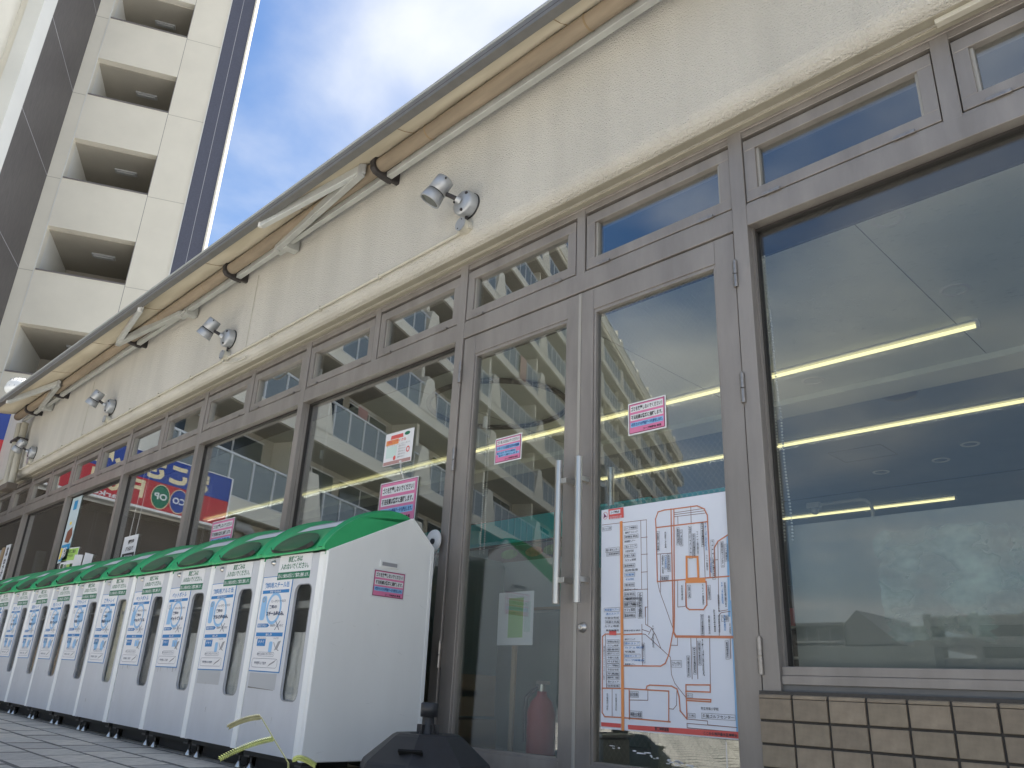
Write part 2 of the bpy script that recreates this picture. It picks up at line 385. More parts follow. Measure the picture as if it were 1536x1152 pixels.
# interior shell
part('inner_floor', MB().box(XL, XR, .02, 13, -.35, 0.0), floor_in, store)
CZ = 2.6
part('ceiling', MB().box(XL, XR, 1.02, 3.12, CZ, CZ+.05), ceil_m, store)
part('rear_ceiling', MB().box(XL, XR, 3.42, 13, CZ, CZ+.05), mat('ceiling_board_shaded', (.34, .37, .40), .9, noise=(3, .05)), store)  # same ceiling as in front; weaker light deep inside put into the colour
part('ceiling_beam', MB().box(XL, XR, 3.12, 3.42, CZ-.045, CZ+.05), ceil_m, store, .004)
part('blind_recess', MB().box(XL, XR, .12, 1.0, 2.80, 2.86).box(XL, XR, 1.0, 1.02, CZ-.012, 2.86), alu_dark, store)
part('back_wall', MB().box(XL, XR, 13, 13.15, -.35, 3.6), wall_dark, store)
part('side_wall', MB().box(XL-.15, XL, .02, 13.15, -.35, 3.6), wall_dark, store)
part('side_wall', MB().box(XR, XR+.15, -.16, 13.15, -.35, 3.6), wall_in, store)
for k in range(-7, 4):                                     # joints of the ceiling boards
    x = k*1.82+.55
    if XL < x < XR: part('ceiling_joint', MB().box(x-.002, x+.002, 1.03, 3.1, CZ-.0025, CZ), bar_dark, store)
part('ceiling_joint', MB().box(XL, XR, 6.28, 6.31, CZ-.003, CZ), bar_dark, store)
part('ceiling_hatch', MB().box(-3.1, -2.6, 4.7, 4.708, CZ-.003, CZ).box(-3.1, -2.6, 5.1, 5.108, CZ-.003, CZ).box(-3.1, -3.092, 4.7, 5.1, CZ-.003, CZ).box(-2.608, -2.6, 4.7, 5.1, CZ-.003, CZ), bar_dark, store)
# fine pits of the acoustic board near the glass
pit = MB()
for _ in range(900):
    x = random.uniform(-2.6, 1.5); y = random.uniform(1.05, 2.4); l = random.uniform(.01, .035); wd = random.uniform(.0012, .003)
    pit.box(x, x+l, y, y+wd, CZ-.0012, CZ-.0004)
pt = part('acoustic_pits', pit, mat('pit_shadow', (.50, .52, .50), .9), store); pt['kind'] = 'stuff'

# --- frame members
POSTS = [-1.335, -3.03, -4.665, -6.27, -7.90, -9.53, -11.14, -12.76]
YF, YB = -.018, .075
part('head_rail', MB().box(XL, XR, -.012, YB, Z_HEAD-.042, Z_HEAD).box(XL, XR, -.02, -.012, Z_HEAD-.016, Z_HEAD), alu, store, .0015)
part('head_groove', MB().box(XL, XR, .012, YB-.01, Z_HEAD-.068, Z_HEAD-.042), alu_dark, store)
def bay_rail(x0, x1, name='transom_rail'):
    r = part(name, MB().box(x0, x1, YF, YB, Z_RAIL0, Z_RAIL1-.014).box(x0, x1, YF+.006, YB, Z_RAIL1-.014, Z_RAIL1-.003), alu, store, .0015)
    return r
PW = .031
for i, x in enumerate(POSTS):
    z0 = 0.36 if i == 0 else -.06
    part('window_post', MB().box(x-PW, x+PW, YF-.002, YB, z0 if i else .0, Z_HEAD-.014), alu, store, .0015)
bays = [(POSTS[0]+PW, XR)]+[(POSTS[k+1]+PW, POSTS[k]-PW) for k in range(len(POSTS)-1)]
for a, b in bays: bay_rail(a, b)

def transom(x0, x1):
    t = link('transom_window', None, None, store, (0, 0, 0))
    z0, z1 = Z_RAIL1+.002, Z_HEAD-.064
    s, d = .05, -.013
    off = wloc(store)
    sash = MB().box(x0, x1, d, YB-.012, z0, z0+s).box(x0, x1, d, YB-.012, z1-s, z1).box(x0, x0+s, d+.0005, YB-.012, z0+s, z1-s).box(x1-s, x1, d+.0005, YB-.012, z0+s, z1-s)
    part('sash', sash, alu, t, .0012)
    for bx0 in (x0+s, x1-s-.011): part('glazing_bead', MB().box(bx0, bx0+.011, d+.012, d+.04, z0+s, z1-s), bead, t)
    part('pane', MB().box(x0+s, x1-s, d+.028, d+.033, z0+s, z1-s), pane_m, t)
    for hx in (x0+.07, x1-.16):
        part('hinge', MB().box(hx, hx+.075, d-.011, d-.0005, z0-.008, z0+.006), hinge_m, t, .001)
    return t
tx = []
mull = [0.265, -.535]                                       # transom mullions right of the door
edges = [XR, 1.87, 1.07, .265, -.535, POSTS[0]]
for a, b in zip(edges, edges[1:]):
    tx.append((b, a))
    if b > POSTS[0]+.1: part('transom_mullion', MB().box(b-.03, b+.03, YF+.002, YB, Z_RAIL1-.02, Z_HEAD-.012), alu, store, .0015)
for k in range(len(POSTS)-1):
    xm = (POSTS[k]+POSTS[k+1])/2
    if k == 0: xm = -2.175
    part('transom_mullion', MB().box(xm-.026, xm+.026, YF+.002, YB, Z_RAIL1-.02, Z_HEAD-.012), alu, store, .0015)
    tx += [(xm, POSTS[k]), (POSTS[k+1], xm)]
for a, b in tx: transom(a+.034, b-.034)

# --- fixed shop windows
def shop_window(x0, x1, z0, sill=.05, pm_=None):
    t = link('shop_window', None, None, store)
    part('sill_rail', MB().box(x0, x1, -.010, YB-.004, z0, z0+sill*.5).box(x0, x1, -.004, YB-.004, z0+sill*.5, z0+sill), alu, t, .0015)
    part('jamb_bead', MB().box(x0, x0+.007, .012, .07, z0+sill, Z_RAIL0), alu, t)
    part('jamb_bead', MB().box(x1-.007, x1, .012, .07, z0+sill, Z_RAIL0), alu, t)
    part('gasket', MB().box(x0+.007, x0+.010, .03, .06, z0+sill, Z_RAIL0-.01).box(x1-.010, x1-.007, .03, .06, z0+sill, Z_RAIL0-.01).box(x0+.007, x1-.007, .03, .06, Z_RAIL0-.010, Z_RAIL0), alu_dark, t)
    part('pane', MB().box(x0+.007, x1-.007, .042, .048, z0+sill, Z_RAIL0), pm_ or pane_m, t)
    return t
shop_window(bays[0][0], XR, .392, .055, pane_c)
part('sill_flashing', MB().box(bays[0][0], XR, -.004, .05, .372, .392), bar_dark, store)
for a, b in bays[2:]: shop_window(a, b, .02)

# --- brown tile wall under the big window
sw = link('sill_wall', MB().box(-1.372, XR, -.034, .06, -.2, .372).mesh('sill_wall', 0, wloc(store)), mortar, store)
tw, th, jo = .1075, .0605, .0075
tmesh = []
for m_ in (tile_a, tile_b, tile_c):
    me = MB().box(0, tw, 0, .012, 0, th).mesh('tile', .0014); me.materials.append(m_); tmesh.append(me)
cmesh = []
for m_ in (tile_a, tile_b, tile_c):                         # sloping coping tiles on top
    me = MB().prism_x([(0, 0), (.055, .017), (.055, .026), (0, .010)], 0, tw).mesh('coping_tile', .0014); me.materials.append(m_); cmesh.append(me)
woff = wloc(sw)
for r in range(9):
    z = .358-.010-(r+1)*(th+jo)+jo
    for c in range(25):
        x = -1.372+.0015+c*(tw+jo)
        if r > 5 or x > 1.6: continue
        link('tile', random.choice(tmesh), None, sw, Vector((x+random.uniform(-.0006, .0006), -.0425+random.uniform(-.0008, .0008), z))-woff, (random.uniform(-.006, .006), 0, random.uniform(-.006, .006)))
for c in range(25):
    x = -1.372+.0015+c*(tw+jo)
    if x < 1.6: link('coping_tile', random.choice(cmesh), None, sw, Vector((x, -.0425, .349))-woff)

# --- double door
def door(x0, x1, hinge_left, mesh_glass):
    t = link('door', None, None, store)
    z0, z1 = -.02, 2.092
    d0, d1 = -.012, .032
    st = .088
    L = x0+st if hinge_left else x0+.074
    Rr = x1-(.074 if hinge_left else st)
    zb, zt = .09, 1.985
    part('stile', MB().box(x0, L, d0, d1, z0, z1), alu, t, .0015)
    part('stile', MB().box(Rr, x1, d0, d1, z0, z1), alu, t, .0015)
    part('top_rail', MB().box(L+.0008, Rr-.0008, d0+.001, d1, zt, z1), alu, t, .0015)
    part('bottom_rail', MB().box(L+.0008, Rr-.0008, d0+.001, d1, z0, zb), alu, t, .0015)
    for bd in ((L, L+.012, zb, zt), (Rr-.012, Rr, zb, zt), (L+.012, Rr-.012, zt-.016, zt), (L+.012, Rr-.012, zb, zb+.012)): part('glazing_bead', MB().box(bd[0], bd[1], d0+.006, d1, bd[2], bd[3]), alu, t, .001)
    part('pane', MB().box(L+.012, Rr-.012, .012, .018, zb+.012, zt-.016), pane_c if mesh_glass else pane_d, t)
    hx = x0-.006 if hinge_left else x1+.006
    for hz in (.42, 1.36, 1.84):
        part('hinge', MB().cyl((hx, -.024, hz), (hx, -.024, hz+.055), .0095, n=12).cyl((hx, -.024, hz+.059), (hx, -.024, hz+.115), .0095, n=12).cyl((hx, -.024, hz+.115), (hx, -.024, hz+.12), .006, n=10).box(hx-.006, hx+.006, -.024, -.010, hz+.005, hz+.11), hinge_m, t)
    hx = x1-.052 if hinge_left else x0+.052
    off = -.06 if hinge_left else .05
    part('handle', MB().cyl((hx, -.072, .672), (hx, -.072, 1.272), .0155, n=20), steel, t)
    for hz in (.765, 1.18):
        part('handle_bracket', MB().box(hx-.008, hx+.045, -.076, -.06, hz-.011, hz+.011).box(hx+.03, hx+.045, -.062, -.012, hz-.011, hz+.011) if hinge_left else MB().box(hx-.008, hx+.012, -.062, -.012, hz-.011, hz+.011), steel, t, .001)
        part('inner_bracket', MB().box(hx+.012, hx+.03, .03, .075, hz-.01, hz+.01), steel, t)
    part('inner_handle', MB().cyl((hx+(.02 if hinge_left else .05), .082, .70), (hx+(.02 if hinge_left else .05), .082, 1.25), .014, n=16), steel, t)
    if not hinge_left:
        part('lock', MB().lathe((-2.135, -.012, .583), (0, -1, 0), [(0, .020), (.006, .019), (.008, .014), (.016, .012), (.018, .010), (.018, .004), (.014, .0035), (.014, 0)]), steel, t)
        wm = MB()
        w_, h_ = (Rr-L-.026), (zt-zb-.03); sp = .0235
        k = -int(h_/sp)-1
        X0, Z0 = L+.013, zb+.014
        for sgn in (1, -1):
            for k in range(-int(h_/sp)-1, int((w_+h_)/sp)+2):
                c = k*sp*1.25
                # line z = sgn*1.25*(x) + offset, clipped to the pane
                pts = []
                for xx in (0, w_):
                    zz = 1.25*xx+c-h_*.3 if sgn > 0 else -1.25*xx+c
                    pts.append((xx, zz))
                (xa, za), (xb, zb_) = pts
                m_ = (zb_-za)/(xb-xa)
                def clipz(zv): return xa+(zv-za)/m_
                lo, hi = 0, w_
                for zv in (0, h_): pass
                x_at0, x_ath = clipz(0), clipz(h_)
                lo = max(0, min(x_at0, x_ath)); hi = min(w_, max(x_at0, x_ath))
                if hi-lo < .005: continue
                wm.strip([(X0+lo, Z0+za+m_*(lo-xa)), (X0+hi, Z0+za+m_*(hi-xa))], .00045, .0150)
        o = part('wire_mesh', wm, mat('mesh_wire', (.5, .5, .46), .4, .8), t); o['kind'] = 'stuff'
    return t
door(POSTS[1]+PW+.006, -2.178, True, False)
door(-2.170, POSTS[0]-PW-.006, False, True)
part('astragal', MB().box(-2.182, -2.166, -.016, .03, -.02, 2.09), bead, store, .001)
part('threshold', MB().box(POSTS[1], POSTS[0], -.03, .09, -.09, -.026), steel, store)

# ================================================================ AWNING
aw = thing('retractable_awning', 'long half folded fabric awning with folding arms under the eaves of the store', 'awning', (-5, -.3, 3.4))
AX0, AX1 = -11.45, 2.2
def fy(x): return -.475-(-1.5-x)*.0155                       # front bar creeps out towards the left end
TY, TZ, TR = -.305, 3.346, .046
sag = MB(); NX = 60
rows = []
for i in range(NX+1):
    x = AX0+(AX1-AX0)*i/NX
    row = []
    for k in range(7):
        q = k/6
        y = (TY-.01)+(fy(x)+.012-(TY-.01))*q
        z = (TZ+TR+.004)+(3.338-(TZ+TR))*q - .016*math.sin(math.pi*q)*(1+.5*math.sin(x*2.1)) + .004*math.sin(x*9+k)
        row.append((x, y, z))
    rows.append(row)
vs = [p for r in rows for p in r]
sag.add(vs, [(i*7+k, (i+1)*7+k, (i+1)*7+k+1, i*7+k+1) for i in range(NX) for k in range(6)], True)
fab = part('fabric', sag, fabric_m, aw)
smd = fab.modifiers.new('thick', 'SOLIDIFY'); smd.thickness = .0015
for x in (-10.4, -9.2, -8.0, -6.8, -5.6, -4.4, -3.2, -2.0, -.8, .4):
    s_ = MB(); s_.tube([(x, TY-.03, TZ+TR-.018), (x, (TY+fy(x))/2, 3.345), (x, fy(x)+.018, 3.325)], .0022, 5)
    part('fabric_seam', s_, mat('seam_thread', (.30, .22, .13), .9), aw)
rt = MB()
rt.lathe((AX0, TY, TZ), (1, 0, 0), [(0, 0), (0, TR)]+[((AX1-AX0)*i/40, TR+.0012*math.sin(i*1.7)) for i in range(1, 40)]+[(AX1-AX0, TR), (AX1-AX0, 0)], 20)
part('roller_tube', rt, mat('rolled_fabric', (.30, .245, .18), .9, noise=(3, .22, (.6, 4, 4)), bump=(30, .3, .004)), aw)
for x in (-10.9, -9.7, -8.3, -6.9, -6.0, -4.3, -3.1, -1.9, -.6):
    part('roller_seam', MB().lathe((x, TY, TZ), (1, 0, 0), [(0, TR+.0005), (.006, TR+.0022), (.012, TR+.0005)], 20), mat('seam_thread'), aw)
def bar(y0, y1, z0, z1, n=12):                              # follows the front edge
    b = MB(); prev = None
    pts = []
    for i in range(n+1):
        x = AX0-.02+(AX1-AX0+.04)*i/n; f = fy(x)
        pts.append([(x, f+y0, z0), (x, f+y1, z0), (x, f+y1, z1), (x, f+y0, z1)])
    v = [p for q in pts for p in q]
    fs = [(i*4+k, i*4+(k+1) % 4, (i+1)*4+(k+1) % 4, (i+1)*4+k) for i in range(n) for k in range(4)]
    fs += [(3, 2, 1, 0), (n*4, n*4+1, n*4+2, n*4+3)]
    return b.add(v, fs)
part('front_bar', bar(-.034, .016, 3.295, 3.350), bar_dark, aw)
part('front_bar_groove', bar(-.0345, -.034, 3.318, 3.322), rust, aw)
part('front_bar_lip', bar(-.036, .012, 3.3525, 3.370), bar_m, aw)
part('torsion_bar', MB().box(AX0+.05, AX1, -.262, -.222, 3.285, 3.325), bar_m, aw, .003)
part('rain_hood', MB().prism_x([(-.165, 3.50), (-.30, 3.47), (-.325, 3.45), (-.32, 3.445), (-.298, 3.462), (-.165, 3.49)], AX0, AX1), bar_m, aw)
for x in (-10.9, -9.9, -7.6, -5.57, -3.585, -1.4, .7):
    b = MB().box(x-.02, x+.02, -.275, -.205, 3.272, 3.34).box(x-.016, x+.016, -.225, -.155, 3.285, 3.46)
    b.prism_x([(-.285, 3.275), (-.22, 3.27), (-.22, 3.42), (-.27, 3.43), (-.345, 3.405), (-.368, 3.36), (-.362, 3.31), (-.34, 3.285)], x-.022, x+.022)
    part('wall_bracket', b, rust, aw, .003)
arm_m = mat('arm_grey_white', (.52, .54, .53), .4, noise=(9, .08))
def arm(sx, ex, fx, parent):                                # shoulder, elbow, front joint x positions
    S = Vector((sx, -.275, 3.305)); E_ = Vector((ex, -.375, 3.325)); Fp = Vector((fx, fy(fx)+.015, 3.29))
    def beam(a, b, w_, h_):
        d = (b-a).normalized(); sdv = d.cross(Vector((0, 0, 1))).normalized()*w_; up = Vector((0, 0, h_))
        v = [a-sdv-up, a+sdv-up, a+sdv+up, a-sdv+up, b-sdv-up, b+sdv-up, b+sdv+up, b-sdv+up]
        return MB().add(v, [(0, 3, 2, 1), (4, 5, 6, 7), (0, 1, 5, 4), (1, 2, 6, 5), (2, 3, 7, 6), (3, 0, 4, 7)])
    part('upper_arm', beam(S+Vector((0, 0, -.012)), E_+Vector((0, 0, -.012)), .022, .032), bar_m, parent, .003)
    part('forearm', beam(E_+Vector((0, 0, .004)), Fp, .020, .028), arm_m, parent, .003)
    part('elbow', MB().cyl(E_+Vector((0, 0, -.042)), E_+Vector((0, 0, .034)), .024, n=14).cyl(E_+Vector((.03, 0, -.034)), E_+Vector((.03, 0, .026)), .012, n=10), grey_p, parent)
    part('shoulder', MB().box(sx-.05, sx+.12, -.285, -.215, 3.262, 3.286).cyl(S+Vector((0, 0, -.05)), S+Vector((0, 0, .03)), .022, n=14).box(sx+.06, sx+.13, -.27, -.17, 3.25, 3.345), bar_m, parent, .003)
    part('front_joint', MB().cyl(Fp+Vector((0, -.01, -.028)), Fp+Vector((0, -.01, .028)), .017, n=12).box(fx-.03, fx+.03, Fp.y-.014, Fp.y+.012, 3.285, 3.31), white_p, parent, .002)
arm(-4.88, -3.68, -4.68, aw)
arm(-6.56, -7.75, -6.75, aw)
arm(-10.55, -9.55, -10.62, aw)
arm(.1, -1.05, -.1, aw)

# ================================================================ SPOTLIGHTS, CONDUIT
def spot(loc, label, tilt):
    t = thing('spotlight', label, 'spotlight', loc, group='silver spotlights along the stucco band')
    lpart('gasket', MB().lathe((0, 0, 0), (0, -1, 0), [(0, 0), (0, .0785), (.008, .0785), (.008, 0)], 28), black_p, t)
    lpart('wall_base', MB().lathe((0, -.008, 0), (0, -1, 0), [(0, .074), (.045, .074), (.056, .066), (.062, .052), (.066, .022), (.066, 0)], 28), lampgrey, t)
    for a in (40, 160, 280):
        x, z = .056*math.cos(R(a)), .056*math.sin(R(a))
        lpart('screw', MB().cyl((x, -.058, z), (x, -.074, z), .0085, n=8), rust, t)
    J = Vector((0, -.072, 0)); H = Vector((-.055, -.118, .05)); 
    lpart('knuckle', MB().cyl((0, -.07, 0), (-.012, -.094, .012), .022, .018, n=16), lampgrey, t)
    lpart('stem', MB().cyl((-.010, -.09, .010), (-.06, -.122, .045), .0125, n=14), rust, t)
    ax = Vector((-.42*tilt, -.30, -.86)).normalized(); c = Vector((-.105, -.155, .07))
    a0 = c-ax*.085
    head = lpart('head', MB().lathe(a0, ax, [(0, 0), (0, .045), (.006, .051), (.092, .053), (.0925, .049), (.1, .049), (.1005, .0535), (.130, .0575), (.152, .0605), (.160, .0600), (.160, .053), (.154, .052)], 30), lampgrey, t)
    lpart('vent_ring', MB().lathe(a0+ax*.0925, ax, [(0, .0495), (.0075, .0495)], 30), black_p, head)
    lpart('lens', MB().lathe(a0+ax*.153, ax, [(0, .0525), (.001, .03), (.0012, 0)], 26), lampglass, head)
    lpart('screw', MB().cyl(a0+ax*.03+Vector((.048, -.02, 0)), a0+ax*.03+Vector((.055, -.024, 0)), .005, n=8), rust, head)
    return t
SPOTX = [-2.855, -5.647, -8.171, -10.745]
spot((-2.855, WF, 2.80), 'large silver spotlight on the stucco wall above the doors', 1.0)
spot((-5.647, WF, 2.81), 'silver spotlight second from the doors, below the awning arm with a dangling cable', 1.15)
spot((-8.171, WF, 2.80), 'silver spotlight third from the doors on the stucco band', .9)
spot((-10.745, WF, 2.775), 'silver spotlight farthest from the doors, overlapping the downpipe', 1.1)
cd = thing('conduit', 'cream painted conduit running along the bottom of the stucco band', 'conduit', (-7, WF, 2.64))
def cz(x): return 2.655-.0*(x)
part('pipe', MB().cyl((-12.2, WF-.014, 2.632), (-2.90, WF-.014, 2.648), .0105, n=10), conduit_m, cd)
for i in range(14):
    x = -3.65-.66*i
    part('clip', MB().box(x-.008, x+.008, WF-.028, WF, 2.627, 2.66).cyl((x, WF-.012, 2.622), (x, WF-.020, 2.622), .006, n=8), conduit_m, cd, .002)
for x in SPOTX:
    jb = part('junction_box', MB().cyl((x-.005, WF, 2.665), (x-.005, WF-.052, 2.665), .037, n=20).box(x-.06, x+.04, WF-.03, WF, 2.64, 2.66), conduit_m, cd)
    part('box_cover', MB().cyl((x-.005, WF-.0525, 2.665), (x-.005, WF-.059, 2.665), .0385, n=20), lampgrey, jb)
    for a in (60, 240):
        part('cover_screw', MB().cyl((x-.005+.028*math.cos(R(a)), WF-.0592, 2.665+.028*math.sin(R(a))), (x-.005+.028*math.cos(R(a)), WF-.062, 2.665+.028*math.sin(R(a))), .0035, n=6), rust, jb)
    part('feed_nipple', MB().cyl((x, WF-.02, 2.70), (x, WF-.02, 2.735), .009, n=8), rust, jb)
solo('loose_cable', MB().tube([(-5.66, WF-.03, 2.63), (-5.62, WF-.045, 2.592), (-5.52, WF-.03, 2.566), (-5.40, WF-.012, 2.562), (-5.33, WF-.004, 2.575)], .006, 8), conduit_m,
     'cream cable hanging from the junction box of the second spotlight', 'cable')
for k, x in enumerate((-5.36, -9.0)):
    solo('hanging_wire', MB().tube([(x, WF-.006, 3.28), (x+.004, WF-.008, 2.95), (x, WF-.006, 2.66)], .0022, 5), conduit_m,
         ('thin wire running down the stucco right of the second spotlight', 'thin wire running down the stucco beside the third spotlight')[k], 'wire')

# downpipes at the far end of the front
dp = thing('rain_downpipe', 'pair of weathered cream downpipes at the far end of the store front', 'downpipe', (-11.45, -.25, 2.4))
part('pipe', MB().cyl((-11.36, -.235, 2.44), (-11.52, -.235, 3.28), .05, n=16), mat('old_downpipe', (.42, .40, .33), .7, noise=(6, .25, (1, 1, .2))), dp)
part('pipe', MB().cyl((-11.18, -.225, 2.42), (-11.34, -.225, 3.26), .04, n=16), MATS['old_downpipe'], dp)
part('shoe', MB().box(-11.44, -11.10, -.29, -.17, 2.37, 2.445), mat('rusty_shoe', (.14, .12, .10), .8), dp, .006)
part('strap', MB().box(-11.56, -11.24, -.292, -.16, 3.02, 3.05), rust, dp)

# ================================================================ RECYCLING BINS
PIT = .517
B0 = -3.2315
BY = -.715
BW = PIT/2
def arc(q):                                                # lid profile, q from 0 (front lip) to 1 (ridge)
    P_ = [(-.022, .888), (-.026, .912), (.03, .980), (.124, 1.050), (.239, 1.097), (.333, 1.114), (.406, 1.100), (.43, 1.07)]
    q *= len(P_)-1; i = min(int(q), len(P_)-2); a = q-i
    def cr(k, j):
        p0 = P_[max(0, i-1)][j]; p1 = P_[i][j]; p2 = P_[i+1][j]; p3 = P_[min(len(P_)-1, i+2)][j]
        return .5*((2*p1)+(-p0+p2)*a+(2*p0-5*p1+4*p2-p3)*a*a+(-p0+3*p1-3*p2+p3)*a**3)
    return cr(0, 0), cr(0, 1)
def arc_n(q):
    a = arc(max(0, q-.01)); b = arc(min(1, q+.01)); dy_, dz_ = b[0]-a[0], b[1]-a[1]; l = math.hypot(dy_, dz_)
    return -dz_/l, dy_/l
def onlid(x, q, off):
    y, z = arc(q); ny, nz_ = arc_n(q); return (x, y+ny*off, z+nz_*off)
def smooth(e0, e1, x):
    t = max(0, min(1, (x-e0)/(e1-e0))); return t*t*(3-2*t)
def make_bin():
    t = thing('recycling_bin', 'x', 'recycling bin', (0, 0, 0), group='row of recycling bins with green lids')
    # cabinet: side walls, back, bottom, and front face with a slot cut out of it
    lx0, lx1, lz0, lz1 = .050, .186, .285, .757
    c = MB()
    c.prism_x([(.002, .078), (.575, .078), (.558, .975), (.42, 1.09), (.002, .885)], -BW+.001, -BW+.012)
    c.prism_x([(.002, .078), (.575, .078), (.558, .975), (.42, 1.09), (.002, .885)], BW-.012, BW-.001)
    c.box(-BW+.012, BW-.012, .56, .572, .078, .97); c.box(-BW+.012, BW-.012, .012, .56, .078, .09)
    c.prism_x([(.40, 1.08), (.42, 1.092), (.56, .977), (.55, .965)], -BW+.012, BW-.012)
    lpart('cabinet', c, bin_white, t)
    f = MB()
    hole = rrect(lx0, lx1, lz0, lz1, .035, 5)
    outer = [(BW-.040, .080), (BW-.040, .884), (-BW+.004, .884), (-BW+.004, .080)]
    # bridge outer and inner loops face by face
    hs = hole; nh = len(hs)
    vs_ = [(x, 0, z) for x, z in outer]+[(x, 0, z) for x, z in hs]+[(x, .011, z) for x, z in hs]
    q4 = nh//4
    fs_ = []
    for s_ in range(4):
        idx = [4+(s_*q4+k) % nh for k in range(q4)]
        nxt = 4+((s_+1)*q4) % nh
        for k in range(len(idx)-1): fs_.append((s_, idx[k+1], idx[k]) if False else (s_, idx[k], idx[k+1]))
        fs_.append((s_, idx[-1], nxt, (s_+1) % 4))
    for k in range(nh): fs_.append((4+k, 4+nh+k, 4+nh+(k+1) % nh, 4+(k+1) % nh))
    f.add(vs_, fs_)
    lpart('front_panel', f, bin_front, t)
    lpart('slot_gasket', MB().add([(x, -.0015, z) for x, z in hs]+[(x*.955+.118*.045, -.0015, z*.985+.521*.015) for x, z in hs], [(k, (k+1) % nh, nh+(k+1) % nh, nh+k) for k in range(nh)]), greyprint, t)
    lpart('slot_window', MB().prism_y(rrect(lx0-.01, lx1+.01, lz0-.01, lz1+.01, .035, 4), .0115, .0145), acry, t)
    # rounded white corner strip
    cs = []
    for k in range(7):
        a = R(-90+90*k/6); cs.append((BW-.040+.0385*math.sin(R(90*k/6)), -.004+.036*(1-math.cos(R(90*k/6)))))
    cs += [(BW-.0015, .05), (BW-.040, .05)]
    lpart('corner_strip', MB().prism_z(cs, .078, .886), bin_white, t)
    lpart('lock', MB().lathe((-.170, 0, .862), (0, -1, 0), [(0, .0125), (.003, .0125), (.004, .009), (.012, .008), (.012, 0)], 14), steel, t)
    # feet
    for x in (-BW+.05, BW-.05):
        for y in (.055, .50):
            ft = lpart('foot', MB().lathe((x, y, 0), (0, 0, 1), [(0, .017), (.005, .017), (.020, .008), (.026, .007), (.026, 0)], 12), galv, t); lpart('stem', MB().cyl((x, y, .026), (x, y, .06), .005, n=8).box(x-.024, x+.024, y-.024, y+.024, .05, .079), mat('foot_bracket', (.10, .10, .10), .5, .5), ft)
    lpart('rail_and_shade_skirt', MB().box(-BW+.02, BW-.02, .03, .09, .058, .078).box(-BW+.02, BW-.02, .47, .53, .058, .078).box(-.22, .22, .085, .095, .006, .077).box(-.12, .10, .20, .34, .03, .077), bin_under, t)  # rails, plus an added dark skirt standing for shade under the bin
    # lid
    NU, NQ = 28, 30
    gv = []
    for j in range(NQ+1):
        q = j/NQ
        for i in range(NU+1):
            u = -1+2*i/NU; x = u*(BW-.0015)
            rim = smooth(.80, .93, abs(u))
            front = smooth(.02, .16, q)*(1-smooth(.86, .98, q))
            dep = -.013*(1-rim)*front
            edge = -.030*smooth(.93, 1.0, abs(u))**1.5+.006*rim
            gv.append(onlid(x, q, dep+edge))
    L = MB(); L.add(gv, [(j*(NU+1)+i, j*(NU+1)+i+1, (j+1)*(NU+1)+i+1, (j+1)*(NU+1)+i) for j in range(NQ) for i in range(NU)], True)
    # side skirts
    for sx, fl in ((-1, 0), (1, 1)):
        top = [onlid(sx*(BW-.0015), j/NQ, -.024) for j in range(NQ+1)]
        poly = top+[(sx*(BW-.0015), .42, 1.06), (sx*(BW-.0015), -.005, .872)]
        L.poly(poly if fl else poly[::-1])
    lid = lpart('lid', L, bin_green, t)
    # elliptical flap in the front of the lid
    fv = []; NA, NR = 36, 7
    qc, qr, xr = .185, .135, .178
    for k in range(NR+1):
        rr = k/NR
        for a in range(NA):
            th_ = 2*math.pi*a/NA
            x = .0+xr*rr*math.cos(th_); q = qc+qr*rr*math.sin(th_)*(1.0 if math.sin(th_) > 0 else .85)
            off = -.006+.020*math.sqrt(max(0, 1-rr*rr))
            fv.append(onlid(x, max(.03, q), off))
    ff = [(k*NA+a, (k+1)*NA+a, (k+1)*NA+(a+1) % NA, k*NA+(a+1) % NA) for k in range(NR) for a in range(NA)]
    lpart('flap', MB().add(fv, ff, True), bin_dgreen, lid)
    gv = []
    for a in range(NA+1):
        th_ = R(190+160*a/NA)
        x = (xr+.006)*math.cos(th_); q = max(.03, qc+.004+(qr*.85+.012)*math.sin(th_))
        gv += [onlid(x, q, -.004), onlid(x*.97, q+.03*abs(math.sin(th_))+.006, .012)]
    lpart('flap_lip', MB().add(gv, [(2*a, 2*a+1, 2*a+3, 2*a+2) for a in range(NA)], True), bin_under, lid)
    for q0, q1, m_ in ((.37, .46, paper), (.465, .50, greyprint), (.505, .56, paper), (.565, .60, greyprint), (.605, .64, paper)):
        lv = []
        for k in range(9):
            x = -.165+.33*k/8; lv += [onlid(x, q0, -.0105), onlid(x, q1, -.0105)]
        lpart('lid_label', MB().add(lv, [(2*k, 2*k+2, 2*k+3, 2*k+1) for k in range(8)]), m_, lid)
    # notice on the panel top
    nx0, nx1 = -.133, .142
    no = lpart('notice', MB().box(nx0, nx1, -.0022, -.0004, .779, .886), paper, t)
    tx_ = MB(); put_text(tx_, '家庭ごみは', -.055, .064, .853, .880, -.0030, .02); put_text(tx_, '入れないでください。', -.112, .122, .822, .849, -.0030, .02)
    lpart('lettering', tx_, dgreen, no)
    lpart('band', MB().rect(nx0, nx1, .779, .811, -.0028), dgreen, no)
    tx_ = MB(); put_text(tx_, '混入した場合は状況として警察に通報します。', nx0+.008, nx1-.008, .786, .804, -.0034, .015)
    lpart('band_lettering', tx_, paper, no)
    return t
PX0, PX1, PZ0, PZ1 = -.246, .020, .392, .800
